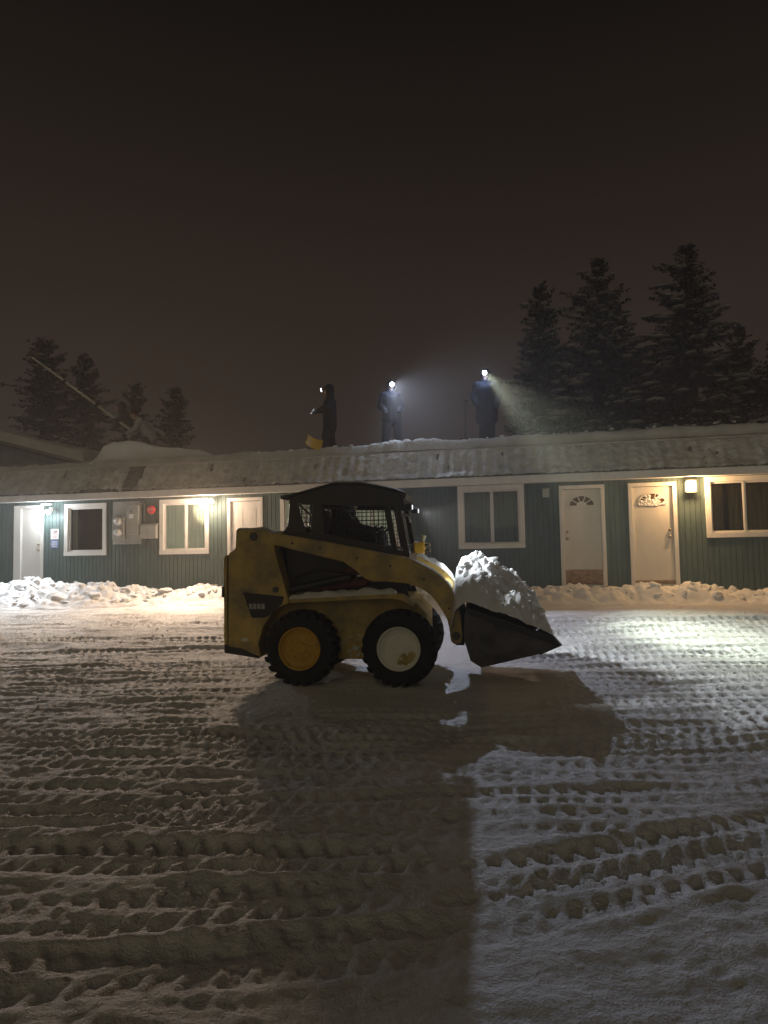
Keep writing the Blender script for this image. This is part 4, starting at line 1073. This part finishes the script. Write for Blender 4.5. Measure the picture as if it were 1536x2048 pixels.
# ------------------------------------------------------------------ people
def glove_mesh(name, m):
    """hand along -z: palm, four bent fingers of unequal length, thumb on the side"""
    g = MB()
    g.cap((0.012, 0, -0.02), (0.018, 0, -0.075), 0.030, 0.026, 8); g.cap((-0.012, 0, -0.02), (-0.018, 0, -0.075), 0.030, 0.026, 8)
    for k, (x, L) in enumerate(((0.033, 0.060), (0.012, 0.072), (-0.010, 0.068), (-0.031, 0.052))):
        a_ = Vector((x, -0.002, -0.085)); b_ = a_ + Vector((0, -0.014, -L * 0.5)); c_ = b_ + Vector((0, -0.032, -L * 0.35))
        g.cap(a_, b_, 0.0115, 0.0105, 8); g.cap(b_, c_, 0.0105, 0.009, 8)
    a_ = Vector((0.034, -0.008, -0.035)); b_ = a_ + Vector((0.026, -0.018, -0.028)); c_ = b_ + Vector((0.004, -0.022, -0.024))
    g.cap(a_, b_, 0.0145, 0.0125, 8); g.cap(b_, c_, 0.0125, 0.010, 8)
    return g.mesh(name, m, True)
GLOVE = {}
def remesh(o, vox, it=4):
    r_ = o.modifiers.new('remesh', 'REMESH'); r_.mode = 'VOXEL'; r_.voxel_size = vox; r_.use_smooth_shade = True
    s_ = o.modifiers.new('smooth', 'SMOOTH'); s_.factor = 0.5; s_.iterations = it
STAND = dict(pelvis=(0, 0, 0.95), chest=(0, 0, 1.30), neck=(0, 0, 1.49), head=(0, -0.02, 1.63),
             shL=(0.185, 0, 1.42), elL=(0.245, 0.02, 1.15), wrL=(0.23, -0.07, 0.92), shR=(-0.185, 0, 1.42), elR=(-0.245, 0.02, 1.15), wrR=(-0.23, -0.07, 0.92),
             hipL=(0.095, 0, 0.92), knL=(0.11, -0.02, 0.50), anL=(0.115, 0.01, 0.09), toL=(0.135, -0.17, 0.045),
             hipR=(-0.095, 0, 0.92), knR=(-0.11, -0.02, 0.50), anR=(-0.115, 0.01, 0.09), toR=(-0.135, -0.17, 0.045))
def person(label, loc, rz, pose, jacket, trousers, hat, hood=True, scale=1.0, lamp=None, group=None, hem=0.80, loose=1.0):
    J = {k: Vector(v) for k, v in {**STAND, **pose}.items()}
    root = empty('person', Matrix.Translation(loc) @ Matrix.Rotation(rz, 4, 'Z') @ Matrix.Scale(scale, 4))
    tag(root, label, 'person', group)
    hd = J['head']; fw = Vector(pose.get('face', (0, -1, 0))).normalized()
    up = (hd - J['neck']).normalized(); up = (up - fw * up.dot(fw)).normalized(); sd = fw.cross(up)
    # bare body, one continuous surface
    b = MB()
    q = len(b.v)
    b.ball((0, 0, 0), 0.078, 0.096, 0.112)
    M_ = Matrix((( -sd.x, -fw.x, up.x), (-sd.y, -fw.y, up.y), (-sd.z, -fw.z, up.z)))
    b.v[q:] = [tuple(M_ @ Vector(v) + hd) for v in b.v[q:]]
    b.cap(hd + fw * 0.03 - up * 0.06, hd + fw * 0.062 - up * 0.082, 0.055, 0.035)            # jaw
    b.cap(hd + fw * 0.092 + up * 0.012, hd + fw * 0.112 - up * 0.022, 0.010, 0.017, 8)        # nose
    b.cap(hd + fw * 0.088 - up * 0.052 - sd * 0.018, hd + fw * 0.088 - up * 0.052 + sd * 0.018, 0.009, 0.009, 8)  # lips
    b.cap(hd + fw * 0.084 + up * 0.034 - sd * 0.03, hd + fw * 0.084 + up * 0.034 + sd * 0.03, 0.014, 0.014, 8)    # brow
    for s_ in (-1, 1): b.ball(tuple(hd + sd * s_ * 0.080 - up * 0.01), 0.016, 0.022, 0.03, 8, 6)
    b.cap(hd - up * 0.05, J['neck'], 0.055, 0.06)
    b.cap(J['neck'], J['chest'], 0.07, 0.12); b.cap(J['chest'], J['pelvis'], 0.12, 0.12)
    for s_ in 'LR':
        b.cap(J['chest'] + Vector((0, 0, 0.06)), J['sh' + s_], 0.08, 0.055); b.cap(J['sh' + s_], J['el' + s_], 0.052, 0.042); b.cap(J['el' + s_], J['wr' + s_], 0.042, 0.03)
        b.cap(J['pelvis'], J['hip' + s_], 0.11, 0.09); b.cap(J['hip' + s_], J['kn' + s_], 0.082, 0.058); b.cap(J['kn' + s_], J['an' + s_], 0.058, 0.04); b.cap(J['an' + s_], J['to' + s_], 0.042, 0.035)
    bo_ = b.build('body', SKIN, root); remesh(bo_, 0.013, 2)
    for s_ in (-1, 1): MB().ball(tuple(hd + fw * 0.090 + sd * s_ * 0.032 + up * 0.012), 0.011, 0.011, 0.011, 8, 6).build('eye', EYE, root, smooth=True)
    # jacket
    j = MB(); ax = (J['chest'] - J['pelvis']).normalized(); side = (J['shL'] - J['shR']).normalized()
    lo = J['pelvis'] - ax * (0.95 - hem) * 0.6
    for s_ in (-1, 1):
        j.cap(lo + side * s_ * 0.085, J['chest'] + side * s_ * 0.07, 0.145 * loose, 0.145 * loose)
        j.cap(J['chest'] + side * s_ * 0.07, J['neck'] - ax * 0.02 + side * s_ * 0.03, 0.14 * loose, 0.085)
    for s_ in 'LR':
        j.cap(J['chest'] + ax * 0.06, J['sh' + s_], 0.12, 0.092 * loose); j.cap(J['sh' + s_], J['el' + s_], 0.088 * loose, 0.074 * loose)
        j.cap(J['el' + s_], J['el' + s_].lerp(J['wr' + s_], 0.95), 0.074 * loose, 0.056)
    if hood:
        j.ball(tuple(hd - fw * 0.045 + up * 0.02), 0.125, 0.125, 0.145)
        j.cap(J['neck'], hd - up * 0.05 - fw * 0.04, 0.10, 0.11)
    remesh(j.build('jacket', jacket, root), 0.017, 5)
    # trousers
    t = MB()
    for s_ in 'LR':
        t.cap(J['pelvis'], J['hip' + s_], 0.135, 0.118); t.cap(J['hip' + s_], J['kn' + s_], 0.115 * loose, 0.088 * loose); t.cap(J['kn' + s_], J['kn' + s_].lerp(J['an' + s_], 0.88), 0.088 * loose, 0.080 * loose)
    remesh(t.build('trousers', trousers, root), 0.017, 4)
    for s_ in 'LR':
        bt = MB(); bt.cap(J['an' + s_] + Vector((0, 0, 0.12)), J['an' + s_], 0.065, 0.06); bt.cap(J['an' + s_] - Vector((0, -0.03, 0.03)), J['to' + s_], 0.058, 0.048)
        remesh(bt.build('boot', CLB, root), 0.014, 3)
        if jacket not in GLOVE: GLOVE[jacket] = glove_mesh('glove', CLB)
        g = link('glove', GLOVE[jacket], root)
        d_ = (J['wr' + s_] - J['el' + s_]).normalized()
        g.rotation_mode = 'QUATERNION'; g.rotation_quaternion = Vector((0, 0, -1)).rotation_difference(d_); g.location = J['wr' + s_] - d_ * 0.01
        if s_ == 'R': g.scale = (-1, 1, 1)
    # hat
    if hat:
        h_ = MB(); h_.ball(tuple(hd + up * 0.045 - fw * 0.012), 0.094, 0.108, 0.09)
        remesh(h_.build('hat', hat, root), 0.014, 3)
    if lamp:
        em, power, color, targets = lamp
        lp = hd + fw * 0.128 + up * 0.055
        st_ = MB(); ring = []
        for k in range(25):
            a_ = 2 * math.pi * k / 24; ring.append(hd + up * 0.055 + fw * 0.118 * math.cos(a_) + sd * 0.102 * math.sin(a_))
        st_.tube(ring, 0.012, 6, False); st_.build('head_strap', CLB, root)
        hl = MB().tube([lp - fw * 0.01, lp + fw * 0.018], [0.040, 0.048], 14).build('headlamp', BLK, root)
        MB().tube([lp + fw * 0.0185, lp + fw * 0.026], [0.044, 0.038], 14).build('lens', em, hl)
        if power:
            point_light('led_spill', hl, lp + fw * 0.07, power, (0.42, 0.58, 1.0), 0.03)
        for (pw, size, blend, tgt) in targets:
            dl = bpy.data.lights.new('headlamp_beam', 'SPOT'); dl.energy = pw; dl.color = color; dl.spot_size = size; dl.spot_blend = blend; dl.shadow_soft_size = 0.045
            ol = bpy.data.objects.new('headlamp_beam', dl); col.objects.link(ol); ol.parent = hl
            ol.location = lp + fw * 0.06
            wp = root.matrix_world @ ol.location
            dr = (root.matrix_world.to_3x3().normalized().inverted() @ (Vector(tgt) - wp)).normalized()
            ol.rotation_mode = 'QUATERNION'; ol.rotation_quaternion = dr.to_track_quat('-Z', 'Y')
    return root

# three people along the roof edge with headlamps
p1 = person('person in black at the roof edge beside the yellow shovel, turned left, headlamp on', wallpt(-1.50, -1.0, 3.64), R(-78),
       dict(elR=(-0.24, -0.10, 1.20), wrR=(-0.08, -0.30, 1.13), elL=(0.24, -0.10, 1.20), wrL=(0.08, -0.30, 1.10), head=(0, -0.04, 1.62), knL=(0.11, -0.12, 0.50), anL=(0.12, -0.12, 0.09), toL=(0.13, -0.30, 0.045), knR=(-0.11, 0.04, 0.50), anR=(-0.12, 0.12, 0.09), toR=(-0.14, -0.05, 0.045), face=(0, -1, -0.25)),
       CLB, CLB, CLB, lamp=(E_HEADW, 0, (0.9, 0.95, 1), [(8, R(90), 0.6, wallpt(-3.0, -0.4, 3.9))]), hem=0.55, loose=1.08)
p2 = person('middle person on the roof in dark padded clothes, facing the lot, headlamp shining', wallpt(0.02, -1.0, 3.62), R(6),
       dict(elL=(0.27, -0.02, 1.16), wrL=(0.16, -0.20, 1.02), elR=(-0.27, -0.02, 1.16), wrR=(-0.17, -0.20, 1.0), knL=(0.15, -0.03, 0.50), anL=(0.19, 0.01, 0.09), toL=(0.23, -0.16, 0.045), knR=(-0.15, -0.02, 0.50), anR=(-0.18, 0.02, 0.09), toR=(-0.22, -0.15, 0.045), face=(0, -1, -0.2)),
       CLN, CLN, CLB, hood=True, lamp=(E_HEAD, 9, (0.68, 0.77, 1.0), [(1150, R(54), 0.6, (3.3, 6.2, 0.0)), (60, R(100), 0.6, wallpt(0.5, 0.2, 3.7))]), loose=1.1)
p3 = person('person in a navy coat on the roof nearest the spruces, bright headlamp shining', wallpt(2.24, -1.0, 3.66), R(-10),
       dict(elL=(0.28, 0.0, 1.17), wrL=(0.24, -0.14, 0.95), elR=(-0.28, 0.0, 1.17), wrR=(-0.22, -0.16, 0.98), knL=(0.08, -0.02, 0.5), knR=(-0.08, -0.02, 0.5), anL=(0.08, 0.01, 0.09), anR=(-0.08, 0.01, 0.09), face=(-0.12, -1, -0.2)),
       CLN, CLN, CLB, scale=1.04, lamp=(E_HEAD, 12, (0.88, 1.0, 0.80), [(3800, R(17), 1.0, (4.35, 9.05, 0.1)), (2300, R(34), 1.0, (5.1, 8.4, 0.1))]), hem=0.5, loose=1.15)
# two people clearing the deep snow on the left
p4 = person('hooded person in grey on the roof gripping the long roof rake pole', wallpt(-7.28, -1.55, 3.66), R(-60),
       dict(pelvis=(0, 0.06, 0.95), chest=(0, -0.06, 1.28), neck=(0, -0.14, 1.46), head=(0, -0.20, 1.60), elL=(0.24, -0.25, 1.22), wrL=(0.05, -0.46, 1.20), elR=(-0.22, -0.22, 1.16), wrR=(-0.03, -0.32, 1.05), shL=(0.185, -0.09, 1.40), shR=(-0.185, -0.09, 1.40)),
       CLG, CLB, CLG, scale=1.04)
p5 = person('stooping person in a white jacket and dark red hat behind the snow block', wallpt(-6.75, -1.45, 3.66), R(-70),
       dict(pelvis=(0, 0.16, 0.86), chest=(0, -0.06, 1.16), neck=(0, -0.16, 1.31), head=(0, -0.24, 1.42), shL=(0.185, -0.10, 1.24), shR=(-0.185, -0.10, 1.24), elL=(0.24, -0.22, 1.0), wrL=(0.12, -0.42, 0.88), elR=(-0.24, -0.22, 0.98), wrR=(-0.12, -0.40, 0.80),
            hipL=(0.095, 0.16, 0.84), hipR=(-0.095, 0.16, 0.84), knL=(0.12, -0.06, 0.48), knR=(-0.12, 0.0, 0.47), face=(0, -1, -0.4)),
       CLW, CLB, CLR, hood=False)
# operator in the cab, in the machine's frame (faces forward)
opm = MM @ Vector((-0.12, WID / 2, 0.66))
p6 = person('operator in dark clothes sitting in the loader cab', opm, -PS + R(90),
       dict(pelvis=(0, 0.08, 0.93), chest=(0, 0.05, 1.20), neck=(0, 0.02, 1.27), head=(0, -0.02, 1.345), shL=(0.18, 0.04, 1.17), shR=(-0.18, 0.04, 1.17), elL=(0.23, -0.08, 0.99), wrL=(0.25, -0.30, 0.97), elR=(-0.23, -0.08, 0.99), wrR=(-0.25, -0.30, 0.97),
            hipL=(0.09, 0.05, 0.92), hipR=(-0.09, 0.05, 0.92), knL=(0.12, -0.36, 0.90), knR=(-0.12, -0.36, 0.90), anL=(0.12, -0.42, 0.50), anR=(-0.12, -0.42, 0.50), toL=(0.13, -0.56, 0.46), toR=(-0.13, -0.56, 0.46)),
       CLB, CLB, CLB, hood=True, hem=0.93, loose=0.92)

# phone glowing in the first person's hand
ph = MB().box(-0.036, 0.036, -0.004, 0.004, -0.075, 0.075).build('phone', BLK, None, bevel=0.003)
ph.matrix_world = p1.matrix_world @ Matrix.Translation((0.0, -0.42, 1.11)) @ Matrix.Rotation(R(-35), 4, 'X')
tag(ph, 'small phone held in front of the person turned left on the roof', 'phone')
sc_o = MB().box(-0.033, 0.033, 0.0042, 0.005, -0.07, 0.07).build('screen', E_PHONE, ph)
sc_o2 = MB().box(-0.012, 0.012, -0.005, -0.0042, 0.03, 0.06).build('torch', E_HEADW, ph)

# yellow shovel blade lying on the roof edge
sh = empty('snow_shovel', WM @ Matrix.Translation((-1.62, 0.20, 3.82)) @ Matrix.Rotation(R(6), 4, 'Y') @ Matrix.Rotation(R(58), 4, 'X') @ Matrix.Scale(0.8, 4))
tag(sh, 'yellow snow shovel with scoop blade lying on the roof edge', 'shovel')
U, V_ = np.meshgrid(np.linspace(0, 1, 18), np.linspace(-1, 1, 9))
bx_ = -0.20 + 0.40 * U; bz_ = 0.24 * (1 - U) ** 2.6 + 0.035 * V_ ** 2 - 0.03; by_ = 0.17 * V_
bl_o = grid_obj('blade', bx_, by_, bz_ + 0.03, SHYEL, sh); sd_ = bl_o.modifiers.new('thick', 'SOLIDIFY'); sd_.thickness = 0.010
MB().tube([(-0.19, 0.02, 0.20), (-0.26, 0.10, 0.0), (-0.40, 0.30, -0.75)], 0.017, 10).build('handle', WOOD, sh, smooth=True)
# second shovel standing upright
sh2 = empty('snow_shovel', WM @ Matrix.Translation((1.72, 0.95, 3.60)) @ Matrix.Rotation(R(3), 4, 'Y'))
tag(sh2, 'dark upright shovel stuck in the roof snow left of the navy coat', 'shovel')
MB().tube([(0, 0, 0.1), (0, 0, 1.18)], 0.016, 10).build('handle', BLK, sh2)
MB().tube([(-0.06, 0, 1.2), (0.06, 0, 1.2)], 0.016, 8).build('grip', BLK, sh2)
MB().prism([(-0.17, -0.02), (0.17, -0.02), (0.17, 0.28), (0.08, 0.33), (-0.08, 0.33), (-0.17, 0.28)], -0.012, 0.012).build('blade', BLK, sh2, bevel=0.005)

# long pole of the roof rake, rising to the left
a_ = wallpt(-6.98, -1.2, 4.66); b_ = wallpt(-9.95, -1.2, 6.81)
pl = empty('roof_rake', Matrix.Translation(a_)); tag(pl, 'long pale roof rake pole rising to the left over the roof', 'roof rake')
d_ = b_ - a_
MB().tube([d_ * -0.06, d_ * 0.33], 0.034, 10).build('pole', POLE, pl); MB().tube([d_ * 0.33, d_ * 0.66], 0.030, 10).build('pole', POLE, pl); MB().tube([d_ * 0.66, d_ * 1.0], 0.026, 10).build('pole', POLE, pl)
for k in (0.33, 0.66): MB().tube([d_ * (k - 0.012), d_ * (k + 0.012)], 0.040, 10).build('pole_clamp', BLK, pl)
rr = np.random.default_rng(5); sp = []
for i in range(34):
    k = rr.uniform(0.1, 1.0); q = d_ * k; r_ = rr.uniform(0.018, 0.034); sp.append((q.x, q.y, q.z + 0.018, r_ * 2.0, r_, r_ * 0.8))
v_, f_ = lumps(sp, 6, (ICO1_V, ICO1_F)); tag(link('stuck_snow', raw_mesh('stuck_snow', v_, f_, SNOW), pl), kind='stuff')

# ------------------------------------------------------------------ neighbouring house at the left
nb = empty('neighbour_house', WM @ Matrix.Translation((-16.6, 6.5, 0)))
tag(nb, 'dark neighbouring house with a snow covered roof at the left edge', 'house')
MB().prism([(-4.0, 0), (4.0, 0), (4.0, 4.65), (0, 5.75), (-4.0, 4.65)], 0.3, 8).build('wall', CONC, nb)
for s_ in (-1, 1):
    MB().prism([(0, 5.92), (s_ * 4.42, 4.72), (s_ * 4.42, 4.62), (0, 5.80)], -0.1, 8.3).build('roof_slope', ROOFM, nb)
    xs = np.linspace(0, 1, 60); ys = np.linspace(0, 1, 40); A, B = np.meshgrid(xs, ys)
    ed = np.minimum(np.minimum(B, 1 - B) / 0.04, (1 - A) / 0.04).clip(0, 1) ** 0.5
    zz = 5.92 - 1.20 * A + (0.40 + 0.06 * fbm(A * 4, B * 6, 3, 3)) * ed
    tag(grid_obj('roof_snow', s_ * 4.42 * A, -0.1 + 8.4 * B, zz, SNOWR, nb), kind='stuff')
    mbx = MB()
    mbx.prism([(0, 6.28), (s_ * 4.35, 5.06), (s_ * 4.42, 4.725), (0, 5.925)], -0.13, -0.09)
    tag(mbx.build('snow_edge', SNOWR, nb), kind='stuff')
MB().box(1.2, 2.2, 0.24, 0.31, 2.2, 3.3).build('window', DARKIN, nb)

# ------------------------------------------------------------------ spruces
def spruce(h, rad, seed, base=0.06, dens=1.0):
    rng = np.random.default_rng(seed)
    quads = []; snow = []
    tr = MB(); tr.tube([(0, 0, -0.5), (0.05, 0, h * 0.4), (-0.03, 0.04, h * 0.8), (0, 0, h)], [h * 0.020, h * 0.014, h * 0.006, 0.01], 9)
    z = h * base; brs = []
    lean = rng.random() * 6.28
    while z < h * 0.99:
        f = 1 - z / h
        L0 = (0.10 + rad * (f ** 0.80)) * (0.72 + 0.5 * rng.random())
        n = max(4, int(round((6 + 5 * f) * dens)))
        a0 = rng.random() * 6.28
        for k in range(n):
            if rng.random() < 0.10: continue
            a = a0 + 2 * math.pi * k / n + rng.normal() * 0.35
            L = L0 * rng.uniform(0.5, 1.15) * (1 + 0.16 * math.cos(a - lean))
            el = 0.85 - 1.15 * min(f * 1.25, 1) + rng.normal() * 0.14
            brs.append((z + rng.normal() * 0.10, a, max(L, 0.12), el))
        z += h * (0.016 + 0.016 * f) * (0.7 + 0.6 * rng.random())
    for (z, a, L, el) in brs:
        d = np.array([math.cos(a), math.sin(a), 0]); t = np.array([-d[1], d[0], 0])
        n = max(4, int(L / 0.11))
        us = np.linspace(0.10, 1.0, n)
        for u in us:
            p = d * L * u * math.cos(el * 0.6) + np.array([0, 0, z + L * (math.sin(el) * u - 0.34 * u * u + 0.16 * u ** 3)])
            wl_ = (0.13 + 0.26 * L * (1 - u) * (0.35 + u)) * rng.uniform(0.6, 1.4)
            for sg in (-1, 1, -1, 1, 0, 0):
                dirv = (d * rng.uniform(0.3, 1.0) + t * sg * rng.uniform(0.5, 1.0) + np.array([0, 0, rng.uniform(-0.9, 0.10)]))
                if sg == 0: dirv = d * 0.5 + np.array([0, 0, -rng.uniform(0.5, 1.2)]) + t * rng.normal() * 0.4
                dirv /= np.linalg.norm(dirv)
                ln = wl_ * rng.uniform(0.6, 1.1); wd = 0.022 + 0.018 * rng.random() + 0.035 * ln
                sdv = np.cross(dirv, rng.normal(size=3)); sdv /= np.linalg.norm(sdv) + 1e-6
                quads.append((p - sdv * wd * 0.6, p + dirv * ln * 0.5 - sdv * wd, p + dirv * ln, p + dirv * ln * 0.5 + sdv * wd))
            if u > 0.35 and rng.random() < 0.20 and L > 0.4:
                r_ = rng.uniform(0.05, 0.13) * (0.6 + 0.35 * L)
                snow.append((p[0], p[1], p[2] + 0.02, r_ * 1.5, r_ * 1.5, r_ * 0.40))
    Q = np.array(quads).reshape(-1, 3); F = np.arange(len(Q)).reshape(-1, 4)
    cm = raw_mesh('crown', Q, F, NEED, smooth=False)
    # snow pads (kept flat: only tilted about the vertical)
    vs = []; fs = []; o = 0
    for (x, y, z, rx, ry, rz) in snow:
        P_ = ICO1_V * (1 + rng.normal(size=(len(ICO1_V), 1)) * 0.12) * np.array([rx * rng.uniform(.7, 1.3), ry * rng.uniform(.7, 1.3), rz]) + np.array([x, y, z])
        vs.append(P_); fs.append(ICO1_F + o); o += len(P_)
    sm = raw_mesh('branch_snow', np.concatenate(vs), np.concatenate(fs), SNOWR)
    return tr.mesh('trunk', BARK, True), cm, sm
T_A = spruce(13.5, 3.9, 1); T_B = spruce(12.5, 3.7, 2); T_C = spruce(9.0, 2.9, 3); T_D = spruce(9.5, 2.5, 4); T_E = spruce(12.5, 3.3, 6)
def plant(kind, x, y, rz, s, label, group, sx=1.0):
    o = empty('spruce_tree', Matrix.Translation((x, y, 0)) @ Matrix.Rotation(rz, 4, 'Z') @ Matrix.Diagonal((s * sx, s * sx, s, 1)))
    tag(o, label, 'tree', group)
    link('trunk', kind[0], o); link('crown', kind[1], o); tag(link('branch_snow', kind[2], o), kind='stuff')
    return o
GR = 'snowy spruces behind the right half of the roof'
plant(T_A, 12.6, 26.0, 0.3, 1.01, 'tallest snowy spruce, rightmost of the three big ones', GR, 1.28)
plant(T_B, 9.2, 26.6, 1.2, 1.07, 'tall narrow topped spruce in the middle of the right group', GR, 1.22)
plant(T_E, 6.8, 27.2, 2.9, 1.01, 'leftmost spruce of the right group, behind the navy coat', GR, 1.15)
plant(T_E, 16.6, 29.5, 5.1, 0.92, 'far spruce rising behind the right edge of the group', GR, 1.1)
plant(T_C, 15.3, 24.6, 0.8, 1.02, 'short wide spruce at the right edge of the frame', GR, 1.1)
plant(T_C, 8.0, 23.5, 2.0, 0.78, 'low snow laden spruce in front of the middle tall spruce', GR, 1.25)
plant(T_C, 11.1, 23.2, 4.0, 0.76, 'low snow laden spruce in front of the tallest spruce', GR, 1.3)
plant(T_B, 11.0, 29.2, 3.6, 0.93, 'far spruce filling the gap between the two tallest spruces', GR, 1.35)
plant(T_C, 5.6, 26.0, 5.5, 0.80, 'low snowy spruce at the left foot of the right group', GR, 1.1)
GL = 'dark spruces behind the left end of the roof'
plant(T_D, -19.2, 36.4, 0.5, 1.46, 'dark spruce at the far left behind the rake pole', GL, 1.3)
plant(T_D, -17.4, 37.6, 2.0, 1.40, 'slim dark spruce just right of the far left spruce', GL)
plant(T_D, -17.2, 45.0, 3.1, 1.42, 'faint spruce behind the hooded person in grey', GL)
plant(T_D, -14.6, 45.6, 4.4, 1.40, 'faint spruce right of the person in the white jacket', GL, 1.1)

# ------------------------------------------------------------------ misty night air
HAZE = True
if HAZE:
    hm = bpy.data.materials.new('misty_air'); hm.use_nodes = True
    n = hm.node_tree.nodes; n.clear(); l = hm.node_tree.links
    ho = n.new('ShaderNodeOutputMaterial'); pv = n.new('ShaderNodeVolumePrincipled')
    pv.inputs['Color'].default_value = (0.92, 0.88, 0.84, 1); pv.inputs['Density'].default_value = 0.006; pv.inputs['Anisotropy'].default_value = 0.35
    l.new(pv.outputs[0], ho.inputs['Volume'])
    hz_o = MB().box(-48, 48, -12, 60, -1.5, 16.5).build('haze', hm)
    tag(hz_o, 'thin misty night air over the whole lot', 'haze', kind='stuff')
    # the sheet reaches beyond the box, so its far rim stays dark and clear
